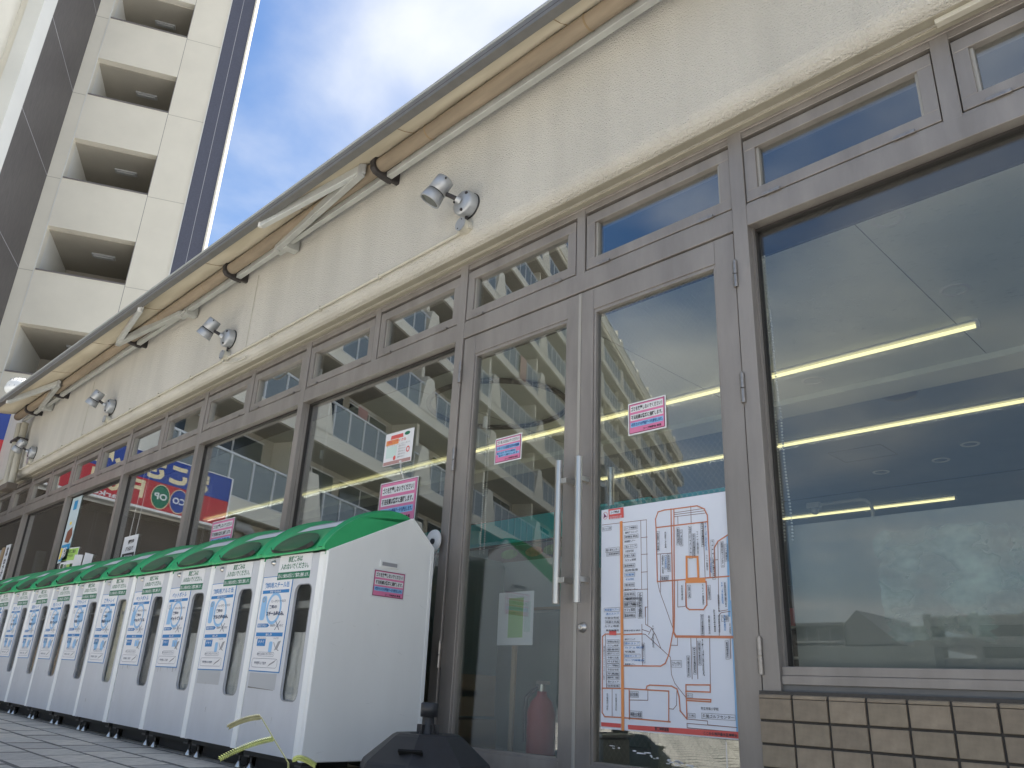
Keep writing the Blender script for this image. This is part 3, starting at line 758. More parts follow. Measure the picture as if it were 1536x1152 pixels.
def bin_poster(root, title, kind, key):
    po = lpart('poster', MB().box(PX0, PX1, -.0018, -.0003, PZ0, PZ1), blue, root)
    w_ = PX1-PX0
    X = lambda u: PX0+w_*u
    Z = lambda v: PZ0+(PZ1-PZ0)*v
    lpart('sheet', MB().rect(PX0+.0035, PX1-.0035, PZ0+.0045, PZ1-.003, -.0024), paper, po)
    b = MB(); y = -.0030
    put_text(b, title, X(.10 if len(title) > 6 else .16), X(.92 if len(title) > 6 else .84), Z(.868), Z(.935), y, .018, 3)
    b.rect(X(.06), X(.94), Z(.815), Z(.850), y); b.rect(X(.06), X(.94), Z(.362), Z(.402), y)
    b.add([(X(.06), y, Z(.455)), (X(.40), y, Z(.455)), (X(.46), y, Z(.475)), (X(.40), y, Z(.495)), (X(.06), y, Z(.495))], [(0, 1, 2, 3, 4)])
    b.rect(X(.14), X(.42), Z(.262), Z(.335), y)
    lpart('blue_print', b, blue, po)
    l = MB(); l.ring(X(.52), Z(.655), w_*.25, .070, .0135, y)
    if kind == 'can':
        l.poly([(x, y-.0003, z) for x, z in rrect(X(.08), X(.25), Z(.53), Z(.79), .015, 4)])
        l.poly([(x, y, z) for x, z in rrect(X(.55), X(.66), Z(.20), Z(.31), .008, 3)])
    elif kind == 'bottle':
        l.poly([(X(.12), y, Z(.53)), (X(.30), y, Z(.53)), (X(.30), y, Z(.70)), (X(.24), y, Z(.76)), (X(.24), y, Z(.80)), (X(.18), y, Z(.80)), (X(.18), y, Z(.76)), (X(.12), y, Z(.70))])
        l.rect(X(.60), X(.82), Z(.25), Z(.33), y)
    else:
        l.poly([(X(.55), y, Z(.54)), (X(.92), y, Z(.60)), (X(.80), y, Z(.78)), (X(.48), y, Z(.70))]); l.disc(X(.3), Z(.25), .03, .03, y); l.disc(X(.7), Z(.25), .032, .03, y)
    lpart('pale_print', l, lblue, po)
    k = MB()
    put_text(k, key, X(.30), X(.88), Z(.575), Z(.625), y-.0008, .045); put_text(k, '飲料の', X(.36), X(.62), Z(.645), Z(.69), y-.0008, .03)
    put_text(k, 'ジュースやコーヒーなどの' if kind == 'can' else 'きれいに洗ってから', X(.40), X(.88), Z(.715), Z(.745), y-.0008, .01)
    put_text(k, '缶以外・ビンなど', X(.50), X(.92), Z(.462), Z(.488), y-.0008, .01)
    for v in (.43, .34, .175, .045): pass
    put_text(k, '水ですすいでください', X(.08), X(.44), Z(.335), Z(.352), y-.0008, .01); put_text(k, 'つぶす', X(.66), X(.84), Z(.335), Z(.352), y-.0008, .01)
    put_text(k, '混ぜて入れないでください。', X(.20), X(.74), Z(.170), Z(.192), y-.0008, .01); put_text(k, '中を空にして出す', X(.16), X(.55), Z(.075), Z(.105), y-.0008, .02)
    k.strip([(X(.66), Z(.43)), (X(.80), Z(.52))], .003, y-.001).strip([(X(.80), Z(.43)), (X(.66), Z(.52))], .003, y-.001)
    for a, c_ in ((.06, .94),):
        pts = rrect(X(.07), X(.90), Z(.045), Z(.135), .012, 3); k.strip(pts+pts[:1], .0012, y)
    pts = rrect(X(.22), X(.76), Z(.160), Z(.20), .008, 3); k.strip(pts+pts[:1], .0010, y)
    lpart('lettering', k, mat('print_navy', (.03, .06, .14), .5), po)
    g_ = MB()
    g_.ring(X(.155), Z(.75), .012, .012, .004, y-.0012, 12)
    g_.add([(X(.60), y, Z(.055)), (X(.80), y, Z(.10)), (X(.86), y, Z(.13)), (X(.66), y, Z(.085))], [(0, 1, 2, 3)])
    g_.add([(X(.74), y, Z(.22)), (X(.84), y, Z(.235)), (X(.92), y, Z(.32)), (X(.83), y, Z(.31))], [(0, 1, 2, 3)])
    g_.strip([(X(.70), Z(.30)), (X(.78), Z(.24)), (X(.88), Z(.22))], .004, y-.0004)
    lpart('grey_print', g_, greyprint, po)
    wl = MB(); put_text(wl, '回収できるもの', X(.32), X(.68), Z(.821), Z(.844), y-.0014, .02); put_text(wl, '出し方', X(.40), X(.60), Z(.369), Z(.395), y-.0014, .03); put_text(wl, '回収できない', X(.09), X(.39), Z(.462), Z(.488), y-.0014, .02)
    put_text(wl, 'すすぐ', X(.18), X(.38), Z(.29), Z(.32), y-.0014, .02)
    lpart('white_lettering', wl, paper, po)
base_bin = make_bin()
KINDS = [('飲料用スチール缶', 'can', 'スチール缶のみ。', bag_m, 'for steel cans, nearest the doors'),
         ('飲料用アルミ缶', 'can', 'アルミ缶のみ。', bag_m, 'for aluminium cans, second from the doors'),
         ('ペットボトル', 'bottle', 'ペットボトル', bag_m, 'for plastic bottles, third from the doors'),
         ('ペットボトル', 'bottle', 'ペットボトル', bag_dark, 'for plastic bottles, fourth from the doors'),
         ('発泡トレイ', 'tray', '食品トレイ', bag_tan, 'for foam trays, its slot filled with tan bags'),
         ('発泡トレイ', 'tray', '食品トレイ', bag_dark, 'for foam trays, sixth from the doors'),
         ('紙パック', 'tray', '紙パック', bag_brown, 'for paper cartons, seventh from the doors'),
         ('透明トレイ', 'tray', '食品トレイ', bag_brown, 'for clear trays, eighth from the doors'),
         ('紙パック', 'tray', '紙パック', bag_dark, 'for paper cartons, ninth from the doors'),
         ('透明容器', 'tray', '透明容器', bag_dark, 'tenth from the doors'),
         ('発泡トレイ', 'tray', '食品トレイ', bag_dark, 'at the far end of the row')]
bins = [base_bin]+[copy_tree(base_bin) for _ in KINDS[1:]]
for i, (bn, kd) in enumerate(zip(bins, KINDS)):
    x = B0-PIT*i
    bn.location = (x, BY+random.uniform(-.004, .004), gz(x)); bn.rotation_euler = (0, slope*.9, random.uniform(-.003, .003))
    bn['label'] = 'grey recycling bin with green lid '+kd[4]
    bin_poster(bn, kd[0], kd[1], kd[2])
    for ch in bn.children:
        nm = ch.name.split('.')[0]
        if nm in ('notice', 'poster'):
            ch.location = (random.uniform(-.005, .005), 0, random.uniform(-.006, .003)); ch.rotation_euler = (0, random.uniform(-.012, .012), 0)
    # what shows behind the slot: a hanging bag
    bg_ = MB(); n1, n2 = 12, 14; vs_ = []
    rnd = random.Random(i)
    for a in range(n1+1):
        for c_ in range(n2+1):
            u, v = a/n1, c_/n2
            zz = .20+.36*v*(1 if i != 4 else 1.6)
            vs_.append((.02+.20*u, .021+.006*math.sin(u*19+v*1.5+rnd.random()*.8)+.012*v*v+.006*rnd.random(), zz))
    bg_.add(vs_, [(a*(n2+1)+c_, (a+1)*(n2+1)+c_, (a+1)*(n2+1)+c_+1, a*(n2+1)+c_+1) for a in range(n1) for c_ in range(n2)], True)
    bo = lpart('bag', bg_, kd[3], bn)
    lpart('inner_shelf', MB().box(-BW+.013, BW-.013, .12, .14, .09, .87).box(-BW+.013, BW-.013, .03, .12, .66+.01*(i % 3), .69), mat('bin_inside', (.28, .28, .275), .6), bn)
glue = mat('old_glue', (.40, .41, .42), .7, noise=(18, .15)); grime = mat('grime', (.22, .215, .20), .8, noise=(20, .3))
for i, bn in enumerate(bins):
    rg_ = random.Random(40+i)
    if i in (0, 1): lpart('glue_mark', MB().rect(PX0+.01, PX1-.02, .325, .388, -.0006), mat('pale_glue', (.47, .485, .50), .7), bn); 
    if i == 0: lpart('scratch', MB().poly([(PX0+.012, -.0012, .326), (PX1-.03, -.0012, .322), (PX1-.03, -.0012, .3235), (PX0+.012, -.0012, .331)]), grime, bn)
    d_ = MB()
    for k in range({2: 16, 3: 6}.get(i, 2)):
        x = rg_.uniform(PX0+.01, PX1); h = rg_.uniform(.006, .03); w0 = rg_.uniform(.001, .004); z1 = PZ0-.002 if i in (2, 3) else rg_.uniform(.15, .35)
        d_.add([(x, -.0011, z1), (x, -.0011, z1-h), (x+w0*.6, -.0011, z1-h*1.1), (x+w0, -.0011, z1)], [(0, 1, 2, 3)])
    lpart('drip_stain', d_, grime, bn)
# end panel of the first bin
ep = MB(); ep.prism_x([(-.006, .074), (.578, .074), (.562, .978), (.423, 1.098), (-.004, .890)], BW+.001, BW+.024)
lpart('end_panel', ep, bin_white, base_bin, .004)
cs = []
for k in range(7):
    cs.append((BW-.0012+.0245*math.sin(R(90*k/6)), -.011+.012*(1-math.cos(R(90*k/6)))))
lpart('end_edge', MB().prism_x([(.423, 1.0985), (.562, .9785), (.578, .20), (.560, .20), (.546, .970), (.415, 1.083)], BW+.0242, BW+.0262), bin_white, base_bin)
lpart('end_grip', MB().box(BW+.0242, BW+.030, .262, .364, .854, .884), bin_white, base_bin, .002)
lpart('grip_slot', MB().box(BW+.0302, BW+.0308, .272, .354, .861, .877), greyprint, base_bin)
ls = MB()
for k in range(NQ_ if False else 20): pass
top = [onlid(BW+.001, k/20, -.004) for k in range(21)]
poly = [(BW+.02, y, z) for _, y, z in top]
L2 = MB()
L2.add(top+poly, [(k, 21+k, 22+k, k+1) for k in range(20)], True); L2.poly(poly+[(BW+.02, .42, 1.09), (BW+.02, -.004, .886)])
lpart('lid_end', L2, bin_green, base_bin)

def sticker_art(o, place, w_, h_, lines):
    """pink warning card drawn with place(u,v,off), u,v in metres"""
    def quad(mb, u0, u1, v0, v1, off): mb.add([place(u0, v0, off), place(u1, v0, off), place(u1, v1, off), place(u0, v1, off)], [(0, 1, 2, 3)])
    e = MB(); quad(e, .006, w_-.006, .006, h_-.006, .0008); link('edge_line', e.mesh('edge_line'), mat('print_maroon', (.20, .02, .06), .5), o)
    e = MB(); quad(e, .009, w_-.009, .009, h_-.009, .0012); link('pink_field', e.mesh('pink_field'), pink, o)
    wb, bb, ik, ib = MB(), MB(), MB(), MB()
    for s, v0, v1, bgk, u0, u1 in lines:
        if bgk == 'w': quad(wb, u0*w_, u1*w_, v0*h_, v1*h_, .0016)
        if bgk == 'b': quad(bb, u0*w_, u1*w_, v0*h_, v1*h_, .0016)
        put_text(ib if bgk == 'b' else ik, s, (u0+.02)*w_, (u1-.02)*w_, (v0+(v1-v0)*.14)*h_, (v0+(v1-v0)*.86)*h_, 0, .028, place=lambda u, v: place(u, v, .0022))
    link('white_bars', wb.mesh('white_bars'), paper, o)
    if bb.v: link('blue_bar', bb.mesh('blue_bar'), lblue, o)
    link('lettering', ik.mesh('lettering'), ink, o)
    if ib.v: link('blue_lettering', ib.mesh('blue_lettering'), mat('print_deep_blue', (.01, .06, .25), .5), o)
WARN = [('ゴミを放置しないでください！', .70, .90, 'w', .07, .93), ('不法投棄は警察に通報します。', .44, .63, 'w', .07, .93), ('※防犯カメラの録画データを提出します。', .23, .38, 'b', .07, .93), ('コープ神陵台 店長', .08, .18, 'n', .38, .90)]
WARN2 = [('ゴミを入れないでください！', .72, .90, 'w', .07, .93), ('リサイクル回収以外の投棄', .50, .66, 'b', .07, .93), ('禁止します。見つけた場合は', .34, .45, 'b', .07, .80), ('警察へ通報します。', .24, .34, 'b', .14, .93), ('コープ神陵台 店長', .08, .18, 'n', .38, .90)]
sc_ = MB(); rs_ = random.Random(77)
for k in range(22):
    y = rs_.uniform(.02, .55); z = .085+.75*rs_.random()**2.2; l = rs_.uniform(.008, .05); w0 = rs_.uniform(.0006, .0016); sl = rs_.uniform(-.5, .5)
    xx_ = BW+.0244+k*1e-5
    sc_.add([(xx_, y, z), (xx_, y+l, z+sl*l), (xx_, y+l, z+sl*l+w0*.4), (xx_, y, z+w0)], [(0, 1, 2, 3)])
lpart('scuffs', sc_, mat('scuff_grey', (.62, .63, .62), .7), base_bin)['kind'] = 'stuff'
# card on the side of the first bin (faces +x)
ex = BW+.0245
so = lpart('warning_card', MB().box(ex, ex+.001, .233, .412, .723, .845), paper, base_bin)
sticker_art(so, lambda u, v, off: (ex+.001+off, .233+u, .723+v), .179, .122, WARN)

# ================================================================ NOTICES ON THE GLASS
def card(name, x0, z0, w_, h_, y, label, m=paper, tiltdeg=0, group=None, thick=.0012):
    o = thing(name, label, 'notice', (x0, y, z0), (0, R(tiltdeg), 0), group)
    lpart('sheet', MB().box(0, w_, 0, thick, 0, h_), m, o); return o
fp = lambda u, v, off: (u, -off, v)
o = card('warning_card', -1.918, 1.345, .190, .141, .0085, 'pink warning card on the glass of the door that carries the map', group='pink warning cards'); sticker_art(o, fp, .19, .141, WARN)
o = card('warning_card', -2.727, 1.354, .183, .130, .0085, 'pink and blue warning card on the glass of the door beside the bins', group='pink warning cards'); sticker_art(o, fp, .183, .130, WARN2)
o = card('warning_card', -3.70, 1.160, .345, .245, .036, 'large pink warning card hanging inside just above the nearest bin', group='pink warning cards', tiltdeg=.6); sticker_art(o, fp, .345, .245, WARN)
o = card('warning_card', -5.83, 1.205, .36, .215, .036, 'pink warning card inside the glass above the third and fourth bins', group='pink warning cards'); sticker_art(o, fp, .36, .215, WARN)
# flyer above the large card
o = card('flyer', -3.70, 1.505, .265, .195, .036, 'white flyer with red and orange headline taped above the large pink card', tiltdeg=1)
t_ = MB(); t_.poly([fp(.05, .155, .0008), fp(.17, .155, .0008), fp(.165, .178, .0008), fp(.055, .178, .0008)]); put_text(t_, '店頭リサイクル', .03, .20, .130, .15, -.001, .03); t_.ring(.225, .075, .016, .018, .007, -.001, 12); t_.disc(.105, .040, .012, .014, -.001)
lpart('red_print', t_, redp, o)
t_ = MB(); t_.rect(.012, .13, .122, .152, -.0008); lpart('orange_print', t_, orange, o)
lpart('green_print', MB().disc(.205, .172, .025, .011, -.0008), dgreen, o)
lpart('pale_print', MB().rect(.02, .12, .045, .112, -.0008), mat('print_mint', (.60, .74, .70), .5), o)
t_ = MB()
for k in range(5): put_text(t_, '資源をきれいに', .135, .20, .035+.016*k, .046+.016*k, -.0012, .01)
put_text(t_, 'ありがとうございます', .02, .24, .113, .121, -.0012, .01); lpart('lettering', t_, greyprint, o)
lpart('footer', MB().rect(.004, .258, .004, .024, -.0008), mat('print_rose', (.45, .26, .25), .5), o)
solo('sucker_cord', MB().tube([(-3.53, .034, 1.51), (-3.52, .03, 1.475), (-3.50, .03, 1.44), (-3.485, .034, 1.405)], .0028, 6).lathe((-3.53, .041, 1.51), (0, -1, 0), [(0, .014), (.006, .008), (.014, .005), (.014, 0)], 12), white_p, 'white cord with sucker between the flyer and the large pink card', 'cord')
# small black and white sign on cords
o = card('hanging_sign', -7.62, 1.18, .33, .30, .036, 'white sign with black lettering hanging on two cords behind the fourth window', tiltdeg=0)
t_ = MB(); put_text(t_, '開閉注意', .12, .25, .225, .265, -.001, .04); put_text(t_, 'さわらないで', .09, .26, .165, .205, -.001, .04); t_.rect(.03, .31, .085, .145, -.0009); put_text(t_, '店長', .20, .28, .03, .05, -.001, .02); lpart('lettering', t_, ink, o)
t_ = MB(); put_text(t_, '自動ドアではありません', .09, .29, .10, .13, -.0016, .03); lpart('white_lettering', t_, paper, o)
for dx_ in (.10, .24): lpart('cord', MB().cyl((dx_, .003, .30), (dx_+.01, .01, .98), .002, n=6), white_p, o)
# green leaflet, papers, tall poster
o = card('green_leaflet', -9.36, 1.16, .50, .37, .036, 'lime green headed leaflet with a grid of pictures standing behind the bins', tiltdeg=3)
lpart('lime_print', MB().rect(.01, .49, .24, .36, -.0008).rect(.23, .35, .02, .2, -.0008), lime, o)
t_ = MB(); put_text(t_, '資源回収ご案内', .08, .40, .31, .35, -.0014, .03); put_text(t_, '回収できます', .12, .36, .27, .30, -.0014, .03)
for k in range(3):
    for j in range(4): t_.rect(.03+.15*j, .12+.15*j, .03+.065*k, .075+.065*k, -.0016) if (k+j) % 2 == 0 and j < 3 else put_text(t_, '紙箱', .03+.115*j, .11+.115*j, .035+.065*k, .07+.065*k, -.0016, .01)
lpart('lettering', t_, mat('print_dark_olive', (.05, .10, .03), .5), o)
for k, (x, ti) in enumerate(((-8.93, 5), (-8.66, 9))):
    card('blank_paper', x, 1.14, .26, .29, .028+.006*k, ('blank white sheet behind the lime leaflet, left one of two', 'blank white sheet behind the lime leaflet, right one of two')[k], tiltdeg=ti)
o = card('tall_poster', -9.46, 1.38, .30, .70, .036, 'tall blue and white poster with a brown dish on the edge of the fifth window', mat('poster_pale', (.55, .66, .70), .5))
lpart('blue_print', MB().rect(.02, .29, .02, .19, -.0008).rect(.09, .2, .56, .66, -.0008), mat('poster_blue', (.02, .27, .55), .5), o)
lpart('brown_print', MB().poly([fp(.07, .22, .0009), fp(.21, .20, .0009), fp(.27, .28, .0009), fp(.22, .37, .0009), fp(.09, .33, .0009)]), mat('poster_brown', (.22, .08, .045), .5), o)
lpart('yellow_print', MB().rect(.02, .08, .04, .16, -.0012).rect(.1, .16, .4, .43, -.001), yellow, o)
t_ = MB(); put_text(t_, '彩', .08, .22, .05, .16, -.0014, .03); lpart('lettering', t_, paper, o)
# notices at the far end of the front
o = card('notice_board', -12.5, 1.32, .62, .42, .036, 'grey notice sheet framed in pale wood at the far end of the glazing', mat('paper_grey', (.36, .38, .41), .6))
t_ = MB(); put_text(t_, 'お知らせ', .08, .5, .28, .36, -.001, .03); t_.rect(.03, .55, .12, .2, -.001); lpart('lettering', t_, ink, o)
lpart('frame_edge', MB().box(.56, .66, -.004, .02, -.02, .44), mat('pale_wood', (.36, .27, .16), .6, noise=(14, .2, (1, 1, .1))), o)
o = card('vertical_notice', -11.78, 1.34, .22, .44, .036, 'narrow white notice with a column of black characters at the far end', tiltdeg=0)
t_ = MB(); put_text(t_, '営業中です', .06, .16, .03, .41, -.001, .03, vertical=True); lpart('lettering', t_, ink, o)
o = card('poster_sheet', -12.4, .80, .7, .45, .036, 'pale grey green printed sheet low behind the glass at the far end', mat('paper_sage', (.40, .50, .46), .6))
o = thing('plastic_curtain', 'clear plastic strip curtain hanging behind the sixth window', 'curtain', (-10.9, .2, .3))
vs_ = []
for a in range(13):
    for c_ in range(8):
        u, v = a/12, c_/7; vs_.append((.02+.30*u*(1-.55*v), .05*math.sin(u*9+v*2), 1.35*v))
lpart('sheet', MB().add(vs_, [(a*8+c_, (a+1)*8+c_, (a+1)*8+c_+1, a*8+c_+1) for a in range(12) for c_ in range(7)], True), mat('clear_plastic', (.45, .50, .50), .25, noise=(9, .2, (1, 1, .2))), o)

# ---------------------------------------------------------------- map poster
mp_ = thing('map_poster', 'large white laminated district map with orange roads taped to the glass door', 'poster', (-2.0603, .0095, .2181))
lpart('sheet', MB().box(0, .586, 0, .0016, 0, .832), paper_l, mp_)
lpart('backing_board', MB().box(-.022, .606, .013, .017, .60, .852), teal, mp_)
THIN = [[(5,770),(227,767)],[(199,767),(199,504)],[(226,767),(226,435)],[(201,699),(229,699)],[(200,634),(229,633)],[(198,566),(227,566)],[(113,503),(228,501)],[(358,779),(481,780)],[(357,772),(489,771)],[(357,764),(497,762)],[(431,796),(430,731)],[(372,763),(372,730)],[(481,726),(480,528)],[(288,627),(286,487)],[(273,526),(281,492),(320,397)],[(363,526),(360,430),(393,431),(397,519)],[(539,649),(529,409),(573,414)],[(526,588),(536,588)],[(214,400),(214,434),(225,435)],[(273,629),(338,628)],[(320,396),(338,352)],[(198,373),(198,225)],[(216,436),(215,372),(241,359),(260,333),(282,286)],[(227,460),(225,370)],[(198,354),(228,346)],[(228,336),(241,356)],[(240,317),(254,340)],[(198,338),(214,336),(322,256),(325,197),(338,168),(384,121)],[(23,336),(29,145)],[(56,143),(56,43)],[(346,144),(343,96),(329,82),(311,83)],[(488,320),(483,167)],[(411,321),(411,184)],[(435,320),(434,185)],[(569,321),(567,253)],[(384,39),(576,37)],[(384,25),(575,23)],[(384,39),(384,25)],[(138,105),(220,107),(221,145)],[(527,329),(530,397),(539,404),(574,408)],[(355,326),(354,296),(327,297)],[(385,53),(466,51),(466,39),(576,37)]]
MID = [[(272,729),(270,764),(283,791),(313,795),(343,794),(459,793),(489,778),(501,753),(502,596),(501,529)],[(272,731),(498,729)],[(272,729),(273,526)],[(343,795),(339,397)],[(356,792),(345,396)],[(273,526),(577,527)],[(398,514),(398,427),(410,419),(469,417),(483,433),(484,514)],[(581,672),(540,653),(524,631),(522,528)],[(111,224),(280,225),(300,234),(316,264),(338,347)],[(112,337),(198,338)],[(102,339),(23,340),(9,331),(9,56),(21,42),(97,43),(315,40)],[(8,142),(101,144),(312,141),(309,40)],[(137,138),(137,40)],[(214,145),(218,155),(231,159),(325,158),(347,149),(355,125),(358,78),(385,53)],[(384,121),(385,164),(483,166),(482,143),(384,143)],[(385,53),(385,119),(483,119),(482,112),(386,113)],[(345,396),(341,342),(350,329),(580,324)],[(339,396),(338,344),(348,325),(580,320)]]
THICK = [[(104,768),(105,403),(107,6)]]
BOX = [[(406,608),(453,604),(453,527),(404,528),(406,608)]]
FILLS = [[(397, 529), (482, 528), (482, 510), (398, 513)], [(4, 22), (98, 22), (98, 8), (5, 8)], [(130, 20), (583, 24), (583, 4), (131, 5)], [(38, 831), (115, 830), (117, 788), (41, 789)], [(575, 669), (583, 668), (574, 390), (565, 390)], [(576, 445), (585, 444), (580, 22), (573, 21)], [(43, 352), (77, 352), (77, 335), (43, 336)]]
mm = lambda pl: [(a/1000, b/1000) for a, b in pl]
l1 = MB()
for n_i, pl in enumerate(THIN): l1.strip(mm(pl), .0022, -.0003-2e-5*n_i)
lpart('lane_lines', l1, mat('print_brown_dark', (.22, .12, .11), .5), mp_)
l2 = MB()
for n_i, pl in enumerate(MID): l2.strip(mm(pl), .0046, -.0016-3e-5*n_i)
lpart('street_lines', l2, brownline, mp_)
l3 = MB()
for pl in THICK: l3.strip(mm(pl), .0135, -.0027)
lpart('main_road', l3, orange, mp_)
l5 = MB()
for pl in BOX: l5.strip(mm(pl), .0085, -.0028)
lpart('plot_outline', l5, orange, mp_)
lpart('plot_block', MB().poly([(a/1000, -.0030, b/1000) for a, b in FILLS[0]][::-1]), orange, mp_)
l4 = MB()
for k in (1, 2, 3, 6): l4.poly([(a/1000, -.0024, b/1000) for a, b in FILLS[k]][::-1])
l4.disc(.020, .807, .013, .015, -.0006)
lpart('red_blocks', l4, redp, mp_)
lpart('compass_face', MB().disc(.020, .807, .0115, .0135, -.0010), paper_l, mp_)
lpart('compass_needle', MB().poly([(.013, -.0014, .797), (.022, -.0014, .801), (.030, -.0014, .800), (.015, -.0014, .818)]), mat('print_maroon2', (.20, .02, .12), .5), mp_)
lpart('river', MB().poly([(a/1000, -.0007, b/1000) for a, b in FILLS[4]][::-1]).poly([(a/1000, -.0007, b/1000) for a, b in FILLS[5]][::-1]), lblue, mp_)
tk, tb, bx_ = MB(), MB(), MB()
NAMES = ['コープ神陵台', '歯科クリニック', '神陵台東店', '美容室ヘアー', '酒のストア', '市営住宅前', '本屋と文具', 'カフェ喫茶', '薬局神陵台', '信用金庫', '写真館', 'そば処', '整骨院', '園芸センター', '自転車店', '郵便局']
rd = random.Random(5)
def label_box(x0, x1, z0, z1, s, m=tk, vert=False, frame=True):
    if frame:
        bx_.strip([(x0, z0), (x1, z0), (x1, z1), (x0, z1), (x0, z0)], .0011, -.0032)
    put_text(m, s, x0+.003, x1-.003, z0+.003, z1-.003, -.0034, 0.008, 1, vert)
y_ = .752
for k in range(17):
    h = .0165; s = NAMES[k % 16]; off = rd.uniform(0, .012)
    label_box(.117+off*.4, .165+rd.uniform(0, .025), y_-h, y_-.002, s, tb if k in (10, 11) else tk, frame=k % 2 == 0); y_ -= h+.001+(.004 if k % 4 == 3 else 0)
for k in range(4): label_box(.115, .172, .478-.021*k-.018, .478-.021*k, NAMES[(k+5) % 16])
label_box(.008, .055, .744, .760, 'ローソン前'); label_box(.025, .095, .655, .672, '輸入車センター'); label_box(.03, .095, .640, .654, '工事管理事務所')
label_box(.182, .205, .395, .49, '多聞台交番前', vert=True)
for k in range(6): label_box(.018+.006*(k % 2), .095, .438-.0155*k-.0145, .438-.0155*k, NAMES[(k+3) % 16], tb if k in (0, 1) else tk, frame=k % 3 == 0)
for k in range(12): label_box(.033, .092, .318-.0145*k-.0135, .318-.0145*k, NAMES[(k*5+2) % 16], frame=k % 3 != 1)
for k in range(7): label_box(.116, .170+.02*(k % 3), .326-.0150*k-.0135, .326-.0150*k, NAMES[(k*3+1) % 16], tb if k % 3 else tk, frame=k % 3 == 1)
label_box(.112, .196, .345, .357, '神陵台配水場前', frame=False); label_box(.0135, .024, .17, .30, '神陵台ニュータウン西', vert=True, frame=False)
label_box(.028, .041, .062, .128, '市立神陵台小学校', vert=True, frame=False); label_box(.070, .083, .062, .128, '市立神陵台中学校', vert=True, frame=False)
for x, z0, z1, c in ((.281, .64, .715, 0), (.315, .645, .715, 0), (.372, .655, .72, 0), (.386, .65, .71, 0), (.425, .60, .72, 0), (.440, .605, .69, 0), (.456, .61, .70, 0), (.478, .64, .73, 0), (.492, .62, .73, 1), (.300, .55, .625, 0), (.314, .57, .62, 1), (.328, .56, .625, 0), (.492, .55, .61, 0), (.507, .54, .60, 1), (.518, .52, .66, 0), (.556, .56, .65, 0), (.572, .58, .64, 0),
                   (.382, .45, .51, 0), (.413, .46, .505, 0), (.470, .43, .51, 0), (.495, .45, .50, 0), (.548, .43, .51, 1), (.560, .42, .51, 0), (.532, .39, .47, 0), (.250, .285, .37, 0), (.205, .235, .305, 0), (.446, .23, .31, 0), (.460, .19, .32, 0), (.425, .20, .29, 0), (.399, .19, .26, 0), (.462, .33, .40, 0), (.490, .33, .40, 0), (.512, .335, .42, 0), (.53, .335, .40, 0), (.552, .34, .40, 1), (.556, .25, .31, 0), (.572, .33, .37, 0)):
    label_box(x-.0065, x+.0065, z0, z1, rd.choice(NAMES)[:6], tb if c else tk, True, rd.random() < .55)
label_box(.29, .325, .525, .545, '喫茶店'); label_box(.328, .370, .222, .245, 'スナックひろ'); label_box(.388, .412, .123, .135, '紀ノ川'); label_box(.39, .42, .058, .072, '北川商店')
label_box(.140, .18, .115, .135, '自治会館'); label_box(.140, .195, .045, .068, '神陵台幼稚園'); label_box(.44, .515, .082, .098, '市立井吹小学校', frame=False); label_box(.445, .573, .058, .075, '多聞ゴルフセンター')
label_box(.54, .568, .375, .395, 'アトム電器')
put_text(tk, '第二神明道路', .25, .31, .008, .021, -.0036, .02, 1); put_text(tk, 'ここから神戸垂水区神陵台', .45, .578, .007, .018, -.0036, .02, 1)
lpart('lettering', tk, mat('print_charcoal', (.05, .05, .06), .5), mp_); lpart('blue_lettering', tb, blue, mp_); lpart('label_frames', bx_, mat('print_thin_grey', (.18, .18, .2), .5), mp_)
tw_ = MB(); tw_.rect(.045, .10, .808, .824, -.0028)
for k in range(3): put_text(tw_, '神陵台周辺案内図の店舗', .045, .105-.02*(k == 2), .799-.006*k-.004, .799-.006*k, -.0028, .01, 1)
lpart('white_block', tw_, paper_l, mp_)
t_ = MB(); put_text(t_, 'コープ神陵台', .05, .095, .811, .821, -.0034, .03, 1); lpart('block_lettering', t_, ink, mp_)

# tape scars below the map
ts = MB()
for k in range(26):
    x = -2.045+.40*rd.random()**.8; z = .165-.05*(x+2.05)/.4+rd.uniform(-.008, .008); ts.rect(x, x+rd.uniform(.004, .03), z, z+rd.uniform(.0015, .005), .0112)
ts.rect(-1.53, -1.527, .11, .21, .0112)
solo('tape_residue', ts, paper, 'torn white tape remains on the door glass under the map', 'tape')

# ================================================================ INSIDE THE STORE
def strip_light(x0, x1, y, label, watts=0):
    t = thing('strip_light', label, 'strip light', (x0, y, CZ), group='fluorescent strip lights on the shop ceiling')
    part('tube', MB().cyl((x0+.02, y, CZ-.032), (x1-.02, y, CZ-.032), .0125, n=12), strip_em, t)
    part('housing', MB().box(x0, x1, y-.03, y+.03, CZ-.012, CZ), white_p, t)
    if watts:
        ld = bpy.data.lights.new('tube_light', 'AREA'); ld.shape = 'RECTANGLE'; ld.size = x1-x0-.1; ld.size_y = .05; ld.energy = watts; ld.color = (1, .93, .74)
        lo_ = bpy.data.objects.new('tube_light', ld); COL.objects.link(lo_); lo_.parent = t; lo_.location = ((x1-x0)/2, 0, -.056)
    part('end_cap', MB().box(x0, x0+.02, y-.018, y+.018, CZ-.05, CZ-.012), white_p, t); part('end_cap', MB().box(x1-.02, x1, y-.018, y+.018, CZ-.05, CZ-.012), white_p, t)
strip_light(-11.9, -1.15, 2.56, 'long continuous light strip nearest the glass', 7)
strip_light(-5.6, .9, 4.15, 'light strip in the second row from the glass', 18)
strip_light(-4.8, -2.7, 7.05, 'short light strip in the third row, deep in the shop', 5)
strip_light(-10.2, -9.4, 8.3, 'short light bar deep in the shop behind the third window')
strip_light(-8.6, -8.0, 8.6, 'shortest light bar deep in the shop behind the third window')
